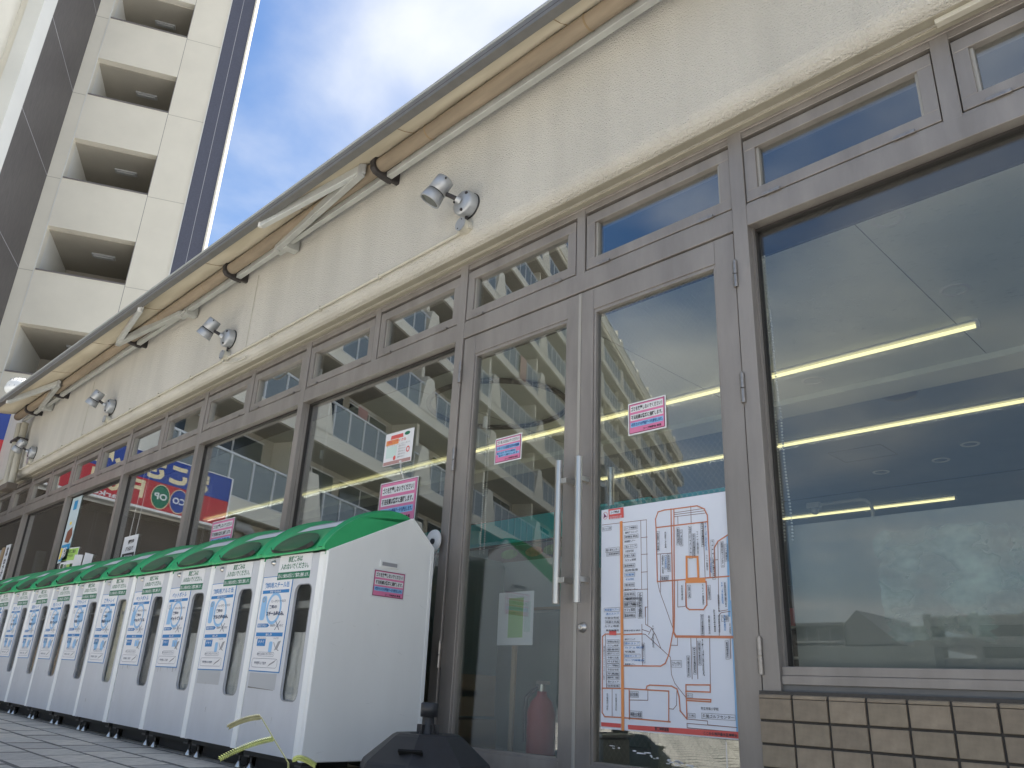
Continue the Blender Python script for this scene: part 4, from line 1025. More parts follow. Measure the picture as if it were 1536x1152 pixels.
def downlight(x, y, lit, label):
    t = thing('downlight', label, 'downlight', (x, y, CZ), group='round downlights in the shop ceiling')
    lpart('trim_ring', MB().lathe((0, 0, 0), (0, 0, -1), [(-.02, .055), (.004, .058), (.006, .075), (.0, .082)], 24), white_p, t)
    lpart('reflector', MB().lathe((0, 0, .03), (0, 0, -1), [(0, 0), (0, .045), (.028, .056)], 20), dl_em if lit else lampgrey, t)
for x, y, l, s in ((-1.13, 1.09, 0, 'unlit downlight close to the glass of the big window'), (-1.13, 2.06, 0, 'small unlit fitting halfway between the glass and the first light strip'), (-2.37, 2.88, 0, 'silver downlight beside the ceiling beam'),
                   (-2.97, 5.64, 1, 'lit downlight deep behind the big window, left of a pair'), (-2.36, 5.53, 1, 'lit downlight deep behind the big window, right of a pair'), (-1.99, 5.16, 0, 'unlit downlight above the lit pair'),
                   (-11.6, 2.1, 1, 'bright oval downlight behind the fourth window'), (-9.5, 3.4, 1, 'bright oval downlight beside the third window post'), (-13+.5, 5.2, 1, 'small lit downlight behind the sixth window'), (-11.3, 5.0, 1, 'small lit downlight behind the fourth window post'), (-9.2, 6.0, 1, 'small lit downlight beyond the third post')):
    downlight(x, y, l, s)
solo('ceiling_speaker', MB().lathe((-2.0, 3.55, CZ), (0, 0, -1), [(0, .13), (.012, .12), (.02, .06), (.022, 0)], 28), bar_dark, 'dark round speaker in the ceiling just past the beam', 'speaker')
cc = thing('ceiling_camera', 'grey security camera on a bent pipe in front of the third light strip', 'camera', (-3.35, 5.9, 2.1))
part('pipe', MB().tube([(-3.2, 5.9, 1.9), (-3.2, 5.9, 2.30), (-3.22, 5.9, 2.36), (-3.27, 5.9, 2.40), (-3.32, 5.9, 2.41), (-3.75, 5.9, 2.41)], .018, 10), grey_p, cc)
part('body', MB().box(-3.90, -3.75, 5.86, 5.94, 2.37, 2.44).cyl((-3.82, 5.9, 2.37), (-3.82, 5.9, 2.31), .05, .03, n=16), grey_p, cc, .008)
# big ring hung from the ceiling seen through the window left of the doors
rg = MB()
for k in range(40):
    a0, a1 = 2*math.pi*k/40, 2*math.pi*(k+1)/40
    rg.cyl((-4.6+.62*math.cos(a0), 1.75+.55*math.sin(a0), CZ-.03), (-4.6+.62*math.cos(a1), 1.75+.55*math.sin(a1), CZ-.03), .022, n=8)
solo('curtain_ring_rail', rg, rust, 'dark oval rail on the ceiling behind the window left of the doors', 'rail')

def chain(x, y, z0, z1, label, gap=.03):
    t = thing('pull_chain', label, 'chain', (x, y, z0), group='beaded blind chains')
    b = MB()
    for s in (0, gap):
        n = int((z1-z0)/.0115)
        for k in range(n):
            z = z0+(z1-z0)*k/n; xx = x+s*(.25+.75*(1-(k/n)))+.002*math.sin(k*.2)
            b.lathe((xx, y, z), (0, 0, 1), [(0, 0), (.0016, .0034), (.004, .0040), (.0064, .0034), (.008, 0)], 6)
    part('beads', b, white_p, t); part('clip', MB().cyl((x-.012, y-.005, z0+(z1-z0)*.62), (x-.012, y-.005, z0+(z1-z0)*.62+.06), .012, n=12), white_p, t)
chain(-1.298, .075, .86, 2.0, 'white beaded chain at the edge of the big window beside the doors')
chain(-2.895, .10, .95, 2.0, 'white beaded chain behind the glass of the left door')
chain(-4.485, .10, 1.05, 2.1, 'white beaded chain behind the window left of the doors')
chain(-6.13, .10, 1.05, 2.1, 'white beaded chain crossing the reflected sign')
solo('blind_cords', MB().cyl((-9.0, .15, 1.3), (-9.0, .15, 2.2), .002, n=5).cyl((-8.9, .15, 1.3), (-8.9, .15, 2.2), .002, n=5), greyprint, 'pair of thin blind cords behind the fifth window', 'cord')
# privacy board standing behind the lower part of the big window
frost = mat('frosted_board', (.30, .30, .275), .6, noise=(1.6, .16, (1, 1, 1)))
pb = thing('frosted_board', 'grey green board behind the lower half of the big window', 'board', (1, .11, .4))
part('board', MB().box(-1.295, XR-.05, .10, .112, .40, .918), frost, pb)
rs = MB(); rr = random.Random(3)
def patch(mb, pts, y=.0985): mb.poly([(x, y, z) for x, z in pts])
def jag(x0, x1, z0, z1, n=14, j=.02):
    p = []
    for k in range(n): p.append((x0+(x1-x0)*k/n, z0+rr.uniform(-j, j)))
    for k in range(n): p.append((x1+rr.uniform(-j, j), z0+(z1-z0)*k/n))
    for k in range(n): p.append((x1-(x1-x0)*k/n, z1+rr.uniform(-j, j)))
    for k in range(n): p.append((x0+rr.uniform(-j, j), z1-(z1-z0)*k/n))
    return p
resid = bpy.data.materials.new('adhesive_residue'); resid.use_nodes = True
_n = resid.node_tree; _b = _n.nodes['Principled BSDF']; _b.inputs['Base Color'].default_value = (.62, .70, .64, 1); _b.inputs['Roughness'].default_value = .7
_t = _n.nodes.new('ShaderNodeTexCoord'); _m = _n.nodes.new('ShaderNodeMapping'); _m.inputs['Scale'].default_value = (4, 1, 6); _z = _n.nodes.new('ShaderNodeTexNoise'); _z.inputs['Scale'].default_value = 1.8; _z.inputs['Detail'].default_value = 8
_r = _n.nodes.new('ShaderNodeMapRange'); _r.inputs[1].default_value = .34; _r.inputs[2].default_value = .75; _r.inputs[4].default_value = .85
_n.links.new(_t.outputs['Object'], _m.inputs[0]); _n.links.new(_m.outputs[0], _z.inputs[0]); _n.links.new(_z.outputs['Fac'], _r.inputs[0]); _n.links.new(_r.outputs[0], _b.inputs['Alpha'])
patch(rs, jag(-1.00, -.62, .60, .86, 12, .012)); patch(rs, jag(-.985, -.70, .52, .605, 12, .014), .0983); patch(rs, jag(-.80, -.50, .665, .70, 12, .008), .0981); patch(rs, jag(-.62, -.54, .74, .84, 8, .012), .0979)
part('glue_residue', rs, resid, pb)
# film-faced cabinet and clutter behind the left door
cab = thing('counter_cabinet', 'grey green counter with teal fascia behind the left door', 'counter', (-3.6, 1.0, 0))
part('body', MB().box(-4.2, -2.30, .72, 1.3, 0, 1.125), mat('counter_grey', (.42, .47, .43), .6, noise=(2, .1)), cab, .004)
part('fascia', MB().box(-4.2, -2.30, .69, .705, 1.135, 1.275), mat('teal_fascia', (.02, .50, .50), .5), cab)
part('fascia_back', MB().box(-4.2, -2.30, .706, .80, 1.127, 1.285), wall_dark, cab)
for k, (x, c) in enumerate(((-3.32, (.16, .30, .08)), (-3.12, (.42, .12, .06)), (-2.98, (.22, .28, .08)))):
    part('food_picture', MB().disc(x, 1.075, .07, .028, .717), mat('food_print_%d' % k, c, .5, noise=(40, .5)), cab)
part('picture_strip', MB().box(-3.5, -2.85, .7175, .72, 1.03, 1.12), mat('strip_brown', (.16, .11, .08), .5), cab)
part('door_panel', MB().box(-2.75, -2.34, .70, .718, .12, .80), mat('counter_panel', (.22, .29, .265), .5, noise=(2, .15)), cab, .003)
part('door_panel', MB().box(-3.6, -2.80, .70, .718, .05, .74), mat('counter_panel'), cab, .003)
part('grip_strip', MB().box(-3.6, -2.80, .69, .70, .75, .765), mat('pale_wood', (.36, .27, .16), .6), cab)
ns = thing('notice_stand', 'white and green notice on a pale wooden pole inside the left door', 'notice stand', (-2.825, .30, 0))
part('pole', MB().box(-2.840, -2.817, .295, .31, 0, .62), mat('pale_wood'), ns)
part('foot', MB().box(-2.945, -2.705, .24, .36, 0, .02), mat('pale_wood'), ns)
sh = part('sheet', MB().box(-2.940, -2.700, .288, .294, .54, .79), paper, ns, .002)
part('green_print', MB().rect(-2.865, -2.765, .575, .76, .2872), mat('print_pale_green', (.34, .58, .22), .5), sh)
part('pale_print', MB().rect(-2.757, -2.715, .60, .74, .2872), mat('print_mist', (.62, .72, .70), .5), sh)
fe = thing('fire_extinguisher', 'red fire extinguisher standing low inside the left door', 'fire extinguisher', (-2.675, .32, 0))
part('cylinder', MB().lathe((-2.675, .34, 0), (0, 0, 1), [(0, 0), (0, .062), (.01, .066), (.25, .066), (.295, .05), (.32, .025), (.34, .022)], 22), mat('red_enamel', (.36, .015, .02), .3), fe)
part('valve', MB().cyl((-2.675, .34, .335), (-2.675, .34, .37), .016, n=12).box(-2.705, -2.635, .33, .35, .37, .385), steel, fe)
part('hose', MB().tube([(-2.695, .33, .36), (-2.745, .31, .31), (-2.750, .31, .22), (-2.745, .31, .12)], .010, 8), black_p, fe)
for k, (x, z, w_) in enumerate(((-2.38, .02, .15), (-2.375, .19, .14))):
    o = thing('stacked_basket', ('grey shopping basket at the bottom behind the left door stile', 'grey shopping basket on top of the other behind the left door stile')[k], 'basket', (x, .42, z))
    lpart('bowl', MB().prism_z([(-w_/2, -.1), (w_/2, -.1), (w_/2, .1), (-w_/2, .1)], 0, .15), grey_p, o, .01)
    lpart('rim', MB().box(-w_/2-.012, w_/2+.012, -.115, .115, .15, .165), lampgrey, o, .003)
# roll holder, bag box and cartons behind the pane beside the bins
ro = thing('tape_reel', 'white reel with a black hub hung beside the nearest bin', 'reel', (-3.085, -.04, 1.01))
part('flange', MB().lathe((-3.085, -.045, 1.01), (0, 1, 0), [(0, .014), (0, .056), (.006, .058), (.010, .052), (.010, .014)], 32), white_p, ro)
part('hub', MB().cyl((-3.085, -.052, 1.008), (-3.085, .02, 1.008), .014, n=18), black_p, ro)
part('axle_arm', MB().box(-3.14, -3.06, -.03, .03, .99, 1.02).cyl((-3.06, -.03, 1.0), (-3.10, -.03, .75), .003, n=6), grey_p, ro)
tb_ = thing('bag_dispenser', 'tall grey green dispenser with gold script behind the pane beside the bins', 'dispenser', (-3.3, .3, .3))
part('body', MB().prism_y([(-3.52, .30), (-3.16, .30), (-3.115, .95), (-3.15, .99), (-3.49, .99)], .22, .5), mat('dispenser_green', (.12, .17, .15), .4), tb_, .006)
t_ = MB(); put_text(t_, 'Enjoy', -3.42, -3.20, .80, .86, .2185, .01); part('lettering', t_, mat('gold_print', (.45, .33, .12), .4), tb_)
for k, (z, x) in enumerate(((.0, -3.40), (.21, -3.42))):
    o = thing('carton', ('cardboard carton on the floor behind the nearest bin', 'cardboard carton stacked on the lower one behind the nearest bin')[k], 'carton', (x, .2, z))
    lpart('box', MB().box(-.2, .27, .0, .3, 0, .195), mat('cardboard', (.36, .25, .14), .8, noise=(5, .12)), o, .003); lpart('tape', MB().box(-.2, .27, -.001, .301, .09, .12), mat('parcel_tape', (.42, .30, .17), .3), o)
# shelving and dark goods deeper in
for k in range(6):
    x = -12.2+1.75*k
    o = thing('store_shelf', 'tall dark store shelf deep inside, number counted from the far end', 'shelf', (x, 9.5, 0), group='dark shelves at the back of the shop')
    o['label'] = 'tall dark goods shelf at the back of the shop, '+('first', 'second', 'third', 'fourth', 'fifth', 'sixth')[k]+' from the far end'
    lpart('back_panel', MB().box(0, 1.6, .3, .34, 0, 1.9), wall_dark, o)
    for z in (.1, .55, 1.0, 1.45): lpart('shelf_board', MB().box(0, 1.6, 0, .3, z, z+.03), grey_p, o)
    for j in range(14):
        z = (.13, .58, 1.03, 1.48)[j % 4]; xx = .05+.11*j
        lpart('goods', MB().box(xx, xx+.09, .05, .22, z, z+.22+.06*((j*7) % 3)), (redp, bag_brown, wall_dark, dgreen, wall_in)[(j+k) % 5], o)
o = thing('hanging_signboard', 'dark signboard with dull red characters hanging deep behind the bins', 'signboard', (-11.6, 6.0, 1.75))
lpart('board', MB().box(0, 3.6, 0, .03, 0, .45), wall_dark, o)
t_ = MB(); put_text(t_, 'お買い得コーナー', .2, 3.4, .07, .38, -.004, .03); lpart('lettering', t_, mat('dull_red', (.16, .03, .02), .6), o)

# ================================================================ PARASOL BASE
ub = thing('parasol_base', 'black plastic water filled parasol base in front of the left door', 'parasol base', (-2.405, -.545, gz(-2.4)), (0, 0, R(14)))
def oct_ring(r, z, n=8, k=.0): return [(r*math.cos(2*math.pi*(i+.5)/n), r*math.sin(2*math.pi*(i+.5)/n), z) for i in range(n)]
lv = [(.232, 0), (.238, .02), (.240, .105), (.234, .128), (.130, .212), (.114, .220), (.062, .220), (.056, .212)]
v = []
for r_, z_ in lv: v += oct_ring(r_, z_)
fs_ = [(k*8+i, k*8+(i+1) % 8, (k+1)*8+(i+1) % 8, (k+1)*8+i) for k in range(len(lv)-1) for i in range(8)]+[tuple(range((len(lv)-1)*8, len(lv)*8))]
lpart('tank', MB().add(v, fs_), black_p, ub, .006)
lpart('collar', MB().lathe((0, 0, .20), (0, 0, 1), [(0, .040), (.02, .032), (.05, .022), (.085, .019)], 20), black_p, ub)
lpart('clamp_ring', MB().lathe((0, 0, .275), (0, 0, 1), [(0, .022), (0, .031), (.045, .032), (.048, .028), (.048, .020), (.03, .020)], 16), mat('black_satin', (.03, .032, .036), .35), ub)
for a in range(0, 360, 60):
    lpart('rib', MB().box(-.003, .003, .018, .040, .208, .250), black_p, ub, 0, (0, 0, 0), (0, 0, R(a)))
for a in (-70, 110):
    o = lpart('hand_hole', MB().box(-.042, .042, -.004, .004, -.022, .022), mat('hole_black', (.004, .004, .004), .9), ub, 0, (.176*math.cos(R(a)), .176*math.sin(R(a)), .160), (R(-50), 0, R(a-90)))

# ================================================================ WEED
wd = thing('finger_grass', 'pale green finger grass with three seed spikes in front of the bins', 'grass plant', (-1.30, -1.72, gz(-1.3)))
grass_m = mat('grass_stem', (.15, .17, .07), .6); seed_m = mat('seed_green', (.21, .25, .075), .6, noise=(60, .3)); seed_b = mat('seed_grey_green', (.17, .17, .09), .7, noise=(60, .3))
def bez(p0, p1, p2, n=16): return [Vector(p0)*(1-t)**2+Vector(p1)*2*t*(1-t)+Vector(p2)*t*t for t in [k/n for k in range(n+1)]]
node = Vector((-1.326, -1.738, .200))
part('stem', MB().tube([(-1.30, -1.72, gz(-1.3)), (-1.312, -1.726, .08), tuple(node)], .0016, 6), grass_m, wd)
tip1, tip2 = Vector((-1.357, -1.784, .2695)), Vector((-1.343, -1.762, .236))
part('branch', MB().tube([tuple(node), tuple(tip2), tuple(tip1)], .0009, 6), grass_m, wd)
def spike(a, c, b, m_, fat=.0024):
    pts = bez(a, c, b, 26); s = MB(); s.tube(pts, .0013, 6)
    for k, p in enumerate(pts[:-1]):
        d = (pts[k+1]-p).normalized(); side = d.cross(Vector((.5, -.6, .3))).normalized()
        for sg in (1, -1):
            for up in (.25, -.8):
                q = p+d*.0008*sg; e = q+d*.0048+side*.0036*sg+Vector((0, 0, -.0032*up))
                s.cyl(q, (q+e)/2, .0005, .00125, n=5, caps=False); s.cyl((q+e)/2, e, .00125, .0002, n=5, caps=False)
    return part('seed_spike', s, m_, wd)
spike(tip1, Vector((-1.368, -1.806, .2685)), Vector((-1.381, -1.829, .2525)), seed_b)
spike(tip2, Vector((-1.360, -1.797, .229)), Vector((-1.381, -1.836, .203)), seed_m)
spike(node+Vector((.004, .006, .002)), Vector((-1.318, -1.724, .214)), Vector((-1.302, -1.70, .197)), seed_m)
for k, (dx_, dy_) in enumerate(((.05, -.03), (-.06, -.05), (.03, .06), (-.03, .05))):
    b = bez((-1.30, -1.72, gz(-1.3)), (-1.30+dx_*.5, -1.72+dy_*.5, .10), (-1.30+dx_, -1.72+dy_, .06), 8)
    s = MB()
    for i in range(8):
        w0, w1 = .004*(1-i/8), .004*(1-(i+1)/8)+.0002
        s.quad(b[i]+Vector((w0, 0, 0)), b[i+1]+Vector((w1, 0, 0)), b[i+1]-Vector((w1, 0, 0)), b[i]-Vector((w0, 0, 0)))
    part('leaf_blade', s, grass_m, wd)

# ================================================================ RESIDENTIAL TOWER (seen above the awning)
tan_ = R(63.4)
tower = thing('apartment_tower', 'tall cream residential tower with recessed balconies and dark tiled stripes behind the store', 'building', (-23.1, 0, 0), (0, 0, tan_))
# local: x along the face, y away from the viewer, z up
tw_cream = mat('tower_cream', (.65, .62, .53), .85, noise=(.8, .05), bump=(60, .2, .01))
tw_white = mat('tower_white', (.64, .64, .60), .85, noise=(.8, .04))
tw_dark = mat('tower_dark_tile', (.085, .078, .075), .6, noise=(26, .3, (1, 1, .12)))
tw_blue = mat('tower_blue_tile', (.075, .08, .11), .6, noise=(20, .12))
tw_ledge = mat('tower_ledge', (.16, .15, .15), .6)
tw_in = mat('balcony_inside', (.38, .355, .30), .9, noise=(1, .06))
ST, Z0, NF = 2.93, 7.325, 16
wx0, wx1, wh = 1.41, 3.63, 1.375
def tp(name, mb, m_, parent=tower, bevel=0): return lpart(name, mb, m_, parent, bevel)
zb, zt = -2.0, 48.0
# vertical strips of the face (butted)
tp('wall', MB().box(1.03, wx0, 0, .3, zb, zt), tw_cream)
tp('wall', MB().box(wx1, 4.65, 0, .3, zb, zt), tw_cream)
tp('tile_stripe', MB().box(4.68, 5.37, .012, .3, zb, zt), tw_blue)
tp('wall_edge', MB().box(5.37, 5.42, -.02, .62, zb, zt), tw_cream)
tp('wall_edge', MB().box(4.65, 4.68, -.03, .2, zb, zt), tw_white)
tp('tile_joint', MB().box(5.01, 5.022, .008, .05, zb, zt), mat('pale_joint', (.4, .4, .42), .8))
tp('wall_joint', MB().box(wx1-.004, wx1+.012, -.004, .02, zb, zt), tw_ledge); tp('wall_joint', MB().box(wx0-.03, wx0-.005, -.010, .02, zb, zt), tw_white)
for k in range(-3, 14):
    zs = Z0+ST*k
    tp('balcony_parapet', MB().box(wx0, wx1, -.006, .22, zs-(ST-wh), zs), tw_cream)
    rl = tp('parapet_cap', MB().box(wx0+.02, wx1, -.03, .24, zs+.0, zs+.035), tw_ledge)
    for (a, b) in ((1.03, wx0), (wx1, 4.65)):
        tp('wall_joint', MB().box(a+.005, b-.005, -.003, .01, zs-.05, zs-.035), mat('dull_joint', (.38, .36, .31), .9))  # horizontal joint lines, duller cream than the wall
    bal = link('balcony', None, None, tower)
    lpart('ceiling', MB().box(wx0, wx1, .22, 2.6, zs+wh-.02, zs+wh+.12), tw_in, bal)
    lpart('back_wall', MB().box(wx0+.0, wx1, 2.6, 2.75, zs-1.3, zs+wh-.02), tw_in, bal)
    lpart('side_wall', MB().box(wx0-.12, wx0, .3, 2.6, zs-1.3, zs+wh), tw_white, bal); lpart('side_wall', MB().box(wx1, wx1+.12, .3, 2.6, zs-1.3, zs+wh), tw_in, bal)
    lpart('light_fitting', MB().box(2.35, 2.97, 1.10, 1.30, zs+wh-.075, zs+wh-.021).box(2.40, 2.92, 1.14, 1.26, zs+wh-.11, zs+wh-.0755), grey_p, bal, .006)
    if k % 2 == 0 or k == 1: lpart('stair_landing', MB().box(wx0, wx0+1.35, 1.9, 2.55, zs-.4, zs+.62), tw_in, bal)
# projecting wing to the left, its flank tiled dark with a white corner band
W1 = 2.95
tp('tile_stripe', MB().box(.73, 1.03, -W1, .3, zb, zt), tw_dark)
tp('corner_band', MB().box(.70, 1.034, -W1-.75, -W1, zb, zt), tw_white)
tp('wing_wall', MB().box(-.62, .70, -W1-.73, -W1-.4, zb, zt), tw_cream)
for k in range(-3, 14):
    zs = Z0+ST*k
    tp('tile_joint', MB().box(1.028, 1.036, -W1, 0, zs-.03, zs-.018), MATS['pale_joint'])
    tp('wall_joint', MB().box(-.6, .69, -W1-.734, -W1-.72, zs-.05, zs-.03), MATS['dull_joint'])
    tp('wing_balcony', MB().box(-.62, .28, -W1-1.55, -W1-.735, zs-1.6, zs-.35), tw_white)
tp('roof', MB().box(.70, 3.2, -W1-.7, 9, zt, zt+.3), tw_ledge)
tp('rear_wall', MB().box(.73, 3.2, 8.8, 9, zb, zt), tw_cream)
# white vent cowl that peeps over the awning
vc = thing('vent_cowl', 'white domed vent cowl peeping over the far end of the awning', 'vent', (-15.9, .5, 0))
part('duct', MB().cyl((-15.9, .5, 3.0), (-15.9, .5, 4.95), .16, n=20), white_p, vc)
part('dome', MB().lathe((-15.9, .5, 4.95), (0, 0, 1), [(0, .16), (0, .25), (.05, .27), (.15, .25), (.24, .17), (.28, 0)], 24), white_p, vc)
for k in range(18):
    a = 2*math.pi*k/18; part('fin', MB().cyl((-15.9+.268*math.cos(a), .5+.268*math.sin(a), 5.0), (-15.9+.20*math.cos(a), .5+.20*math.sin(a), 5.19), .007, n=5), grey_p, vc)

# ================================================================ SIGN WING at the far end of the front
sg_an = R(73)
sgn = thing('shop_sign', 'blue over red shop fascia sign with cream lettering, its end showing beside the downpipe', 'sign', (-12.6, 0, 0), (0, 0, sg_an))
sg_blue = mat('sign_blue', (.025, .06, .30), .35); sg_red = mat('sign_red', (.50, .028, .035), .35); sg_cream = mat('sign_cream', (.82, .70, .42), .4); sg_white = mat('sign_white', (.8, .8, .78), .4)
SX0, SX1 = -3.80, -.10
lpart('box', MB().box(SX0, SX1, .02, .30, 2.83, 3.72), grey_p, sgn, .01)
lpart('blue_field', MB().box(SX0, SX1, 0, .018, 3.30, 3.72), sg_blue, sgn); lpart('red_field', MB().box(SX0, SX1, 0, .018, 2.85, 3.298), sg_red, sgn)
lpart('frame_edge', MB().box(SX0-.03, SX0, -.01, .31, 2.82, 3.73).box(SX1, SX1+.03, -.01, .31, 2.82, 3.73).box(SX0, SX1, -.012, .05, 2.815, 2.848).box(SX0, SX1, -.012, .02, 3.722, 3.735), sg_white, sgn)
t_ = MB(); put_text(t_, 'まこさんに', SX0+.50, SX0+2.75, 3.33, 3.68, -.003, .055)
lpart('lettering', t_, sg_cream, sgn)
t_ = MB(); put_text(t_, 'Food', SX0+1.75, SX0+2.65, 2.97, 3.26, -.003, .03); lpart('food_lettering', t_, sg_cream, sgn)
t_ = MB(); put_text(t_, 'Market', SX0+2.0, SX0+2.72, 2.865, 2.945, -.003, .02); lpart('market_lettering', t_, sg_white, sgn)
for cx_, m_, s in ((SX0+1.05, sg_blue, 'CO'), (SX0+1.42, dgreen, 'OP')):
    lpart('emblem_rim', MB().disc(cx_, 3.07, .185, .205, -.002), sg_cream, sgn); lpart('emblem', MB().disc(cx_, 3.07, .172, .192, -.004), m_, sgn)
    t_ = MB(); put_text(t_, s, cx_-.13, cx_+.13, 3.02, 3.13, -.006, .03); lpart('emblem_lettering', t_, sg_white, sgn)
wing = thing('entrance_wing', 'low dark entrance wing standing under the blue and red sign', 'building', (-12.6, 0, 0), (0, 0, sg_an))
lpart('wall', MB().box(-3.9, -.05, .31, .45, -.2, 2.8), wall_dark, wing); lpart('roof', MB().box(-3.9, -.05, .31, 4, 3.3, 3.6), grey_p, wing)
lpart('wall', MB().box(-3.9, -3.75, .45, 4, -.2, 3.3), stucco, wing)

# ================================================================ LONG APARTMENT BLOCK (reflected in the glass)
ab_an = R(65)
slab = thing('apartment_block', 'long nine storey apartment block with grey panel balconies, mirrored in the shop glazing', 'building', (-16.03, 0, 0), (0, 0, ab_an))
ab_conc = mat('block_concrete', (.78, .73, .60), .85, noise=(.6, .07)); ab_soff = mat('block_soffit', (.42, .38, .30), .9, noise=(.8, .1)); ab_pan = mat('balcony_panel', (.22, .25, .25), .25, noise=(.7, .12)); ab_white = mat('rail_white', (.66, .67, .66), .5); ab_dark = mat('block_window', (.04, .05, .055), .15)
A0, A1 = -84.0, -3.75                                        # extent along the local x axis
def ap(name, mb, m_, parent=slab): return lpart(name, mb, m_, parent)
FL = [4.18+2.83*k for k in range(9)]                        # underside of each floor slab
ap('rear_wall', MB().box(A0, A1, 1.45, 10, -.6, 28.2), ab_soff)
fin_x = [-9.9-6.93*k for k in range(-1, 11)]
fin_me = MB().prism_x([(.0, 0)], 0, 0) if False else None
fm = MB().add([(-.75, -.03, 0), (.75, -.03, 0), (.28, -.03, 1.45), (-.28, -.03, 1.45), (-.75, 1.45, 0), (.75, 1.45, 0), (.28, 1.45, 1.45), (-.28, 1.45, 1.45)],
     [(0, 1, 2, 3), (5, 4, 7, 6), (1, 5, 6, 2), (4, 0, 3, 7), (3, 2, 6, 7)]).box(-.10, .10, .35, 1.45, 1.45, 2.42).mesh('fin'); fm.materials.append(ab_conc)
pn = MB().box(.03, 1.04, .02, .04, .03, 1.02).mesh('panel'); pn.materials.append(ab_pan)
po_ = MB().box(-.028, .028, -.012, .045, 0, 1.06).mesh('rail_post'); po_.materials.append(ab_white)
wn_ = MB().box(-1.3, 1.3, 1.40, 1.448, .35, 2.2).mesh('window'); wn_.materials.append(ab_dark)
wf_ = MB().box(-1.36, 1.36, 1.405, 1.449, .30, .345).box(-1.36, 1.36, 1.405, 1.449, 2.205, 2.25).box(-.03, .03, 1.385, 1.399, .35, 2.2).mesh('frame'); wf_.materials.append(ab_white)
for k, z in enumerate(FL):
    far = -58
    fl = link('balcony', None, None, slab)
    lpart('slab_edge', MB().box(A0, A1, 0, 1.45, z, z+.40), ab_conc, fl)
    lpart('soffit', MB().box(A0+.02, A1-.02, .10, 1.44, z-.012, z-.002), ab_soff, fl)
    lpart('hand_rail', MB().box(A0, A1, -.02, .05, z+.40+1.02, z+.40+1.075), ab_white, fl)
    lpart('bottom_rail', MB().box(A0, A1, -.005, .045, z+.402, z+.43), ab_white, fl)
    for x in fin_x:
        link('fin', fm, None, fl, (x, 0, z+.402))
        if k < 8 or True:
            link('window', wn_, None, fl, (x-1.9, 0, z+.40)); link('frame', wf_, None, fl, (x-1.9, 0, z+.40)); link('window', wn_, None, fl, (x-5.0, 0, z+.40)); link('frame', wf_, None, fl, (x-5.0, 0, z+.40))
        for j in range(6):
            xx = x-.75-.90*6+.90*j
            link('panel', pn, None, fl, (xx-.06, 0, z+.42)).scale = (.86, 1, 1); link('rail_post', po_, None, fl, (xx, 0, z+.40))
        link('rail_post', po_, None, fl, (x-.75, 0, z+.40))
ap('roof', MB().box(A0, A1, -.1, 10, 27.0, 27.9), ab_conc)
ap('end_wall', MB().box(A1+.01, -2.52, -.30, 3, -.6, 48), tw_cream)
ap('end_return', MB().box(A1-.25, A1+.0, -.30, 1.4, -.6, 48), tw_white)
ap('ground_wall', MB().box(A0, A1, .5, 1.45, -.6, 4.18), mat('block_brick', (.50, .44, .34), .85, noise=(3, .1), bump=(12, .4, .01)))
ap('drain_pipe', MB().cyl((-8.15, .35, -.5), (-8.15, .35, 3.75), .13, n=14).cyl((-8.15, .35, 3.75), (-7.9, .35, 4.0), .13, n=14).cyl((-7.9, .35, 4.0), (-5.0, .35, 4.05), .13, n=14), mat('pipe_grey', (.45, .44, .42), .5))
for x in (-11.0, -18.0, -31.0): ap('stand_pipe', MB().cyl((x, .95, -.5), (x, .95, 27.0), .05, n=8), ab_white)
for k, (x, z, c) in enumerate(((-13.2, FL[1]+1.5, (.42, .20, .18)), (-27.3, FL[4]+.9, (.50, .32, .26)), (-33.0, FL[5]+1.2, (.45, .2, .2)))):
    o = thing('hanging_laundry', ('faded red towel', 'pink blanket over a balcony rail', 'rust coloured cloth')[k]+' mirrored in the glazing', 'laundry', (-16.03, 0, 0), (0, 0, ab_an))
    lpart('cloth', MB().box(x-.45, x+.45, -.06, -.04, z-.7, z+.55) if k == 1 else MB().box(x-.3, x+.3, .6, .62, z, z+.7), mat('laundry_%d' % k, c, .9, noise=(2, .2)), o)
    if k != 1: lpart('pole', MB().cyl((x-.9, .61, z+.72), (x+.9, .61, z+.72), .015, n=8), ab_white, o)
    else: lpart('peg', MB().box(x-.2, x-.17, -.075, -.06, z+.45, z+.55), ab_white, o)

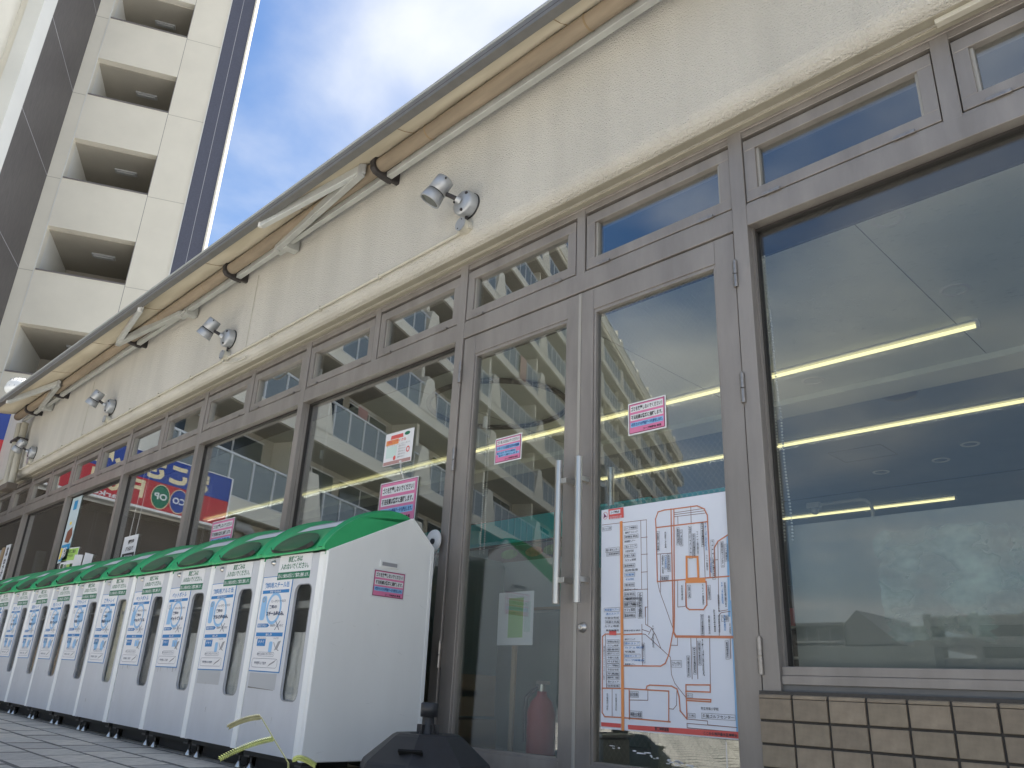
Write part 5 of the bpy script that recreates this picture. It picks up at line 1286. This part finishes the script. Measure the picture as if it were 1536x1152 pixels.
# ================================================================ FAR BUILDINGS behind the photographer (mirrored in the big window)
fb = thing('gabled_block', 'distant low block with gable roof mirrored in the lower right glass', 'building', (-33, -70, -1))
far_wall = mat('far_wall', (.12, .12, .115), .9); far_roof = mat('far_roof', (.08, .085, .09), .8); far_white = mat('far_white', (.32, .32, .31), .8); far_dark = mat('far_window', (.05, .055, .06), .4)
part('wall', MB().box(-42, -31.3, -82, -70, -1, 7.2), far_wall, fb)
part('gable', MB().prism_y([(-33.2, 5.6), (-26.6, 5.6), (-30.1, 8.5)], -82, -70.2), far_roof, fb)
part('roof', MB().box(-42.3, -31.2, -82, -69.6, 7.2, 7.45), far_roof, fb)
for r in range(3):
    for c in range(9):
        x = -41.3+c*1.1; z = 6.0-r*1.4
        f_1 = part('window', MB().box(x, x+.75, -70.0, -69.94, z, z+.8), far_dark, fb); part('frame', MB().box(x-.1, x-.02, -70, -69.9, z-.1, z+.95).box(x-.1, x+.85, -70, -69.9, z-.25, z-.1), far_white, f_1)
pk = thing('parking_deck', 'distant open parking deck mirrored in the right end of the lower glass', 'building', (-18, -70, -1))
for r in range(5):
    z = .6+1.62*r
    part('parapet', MB().box(-24.2, -8, -70, -69.7, z, z+.62), far_wall, pk); part('deck', MB().box(-24.2, -8, -84, -69.7, z-.15, z-.005), far_dark, pk)
    for c in range(14): part('vent_hole', MB().box(-23.2+1.05*c, -22.95+1.05*c, -69.7, -69.66, z+.25, z+.45), far_dark, pk)
for c in range(5): part('column', MB().box(-24.4+3.6*c, -23.9+3.6*c, -70.1, -69.62, -1, 7.9), far_wall, pk)
part('stair_core', MB().box(-25.4, -24.2, -74, -69.8, -1, 7.0), far_wall, pk); part('rear', MB().box(-24.2, -8, -84, -83.7, -1, 8), far_dark, pk)
hd = thing('low_store', 'distant dull low building between the two blocks mirrored in the lower glass', 'building', (-35, -64, -1))
part('wall', MB().box(-60, -22, -66, -64, -1, 5.0), mat('far_dull', (.11, .12, .115), .9, noise=(.5, .3)), hd)
leaf_m = mat('hedge_leaf', (.035, .055, .025), .7, noise=(4, .4))
hv = MB(); hr = random.Random(11)
for k in range(3500):
    x = hr.uniform(-62, 10); y = -58+hr.uniform(-1, 1); z = -.6+3.2*hr.random()**1.3*(.75+.25*math.sin(x*.9)); a = hr.random()*6.28; s = hr.uniform(.15, .35)
    hv.add([(x-s*math.cos(a), y-s*math.sin(a), z), (x+s*math.cos(a), y+s*math.sin(a), z-.1), (x+.5*s*math.sin(a), y-.5*s*math.cos(a), z+s*1.2)], [(0, 1, 2)])
solo('hedge_foliage', hv, leaf_m, 'distant dark hedge behind the street mirrored in the glass', 'hedge', kind='stuff')
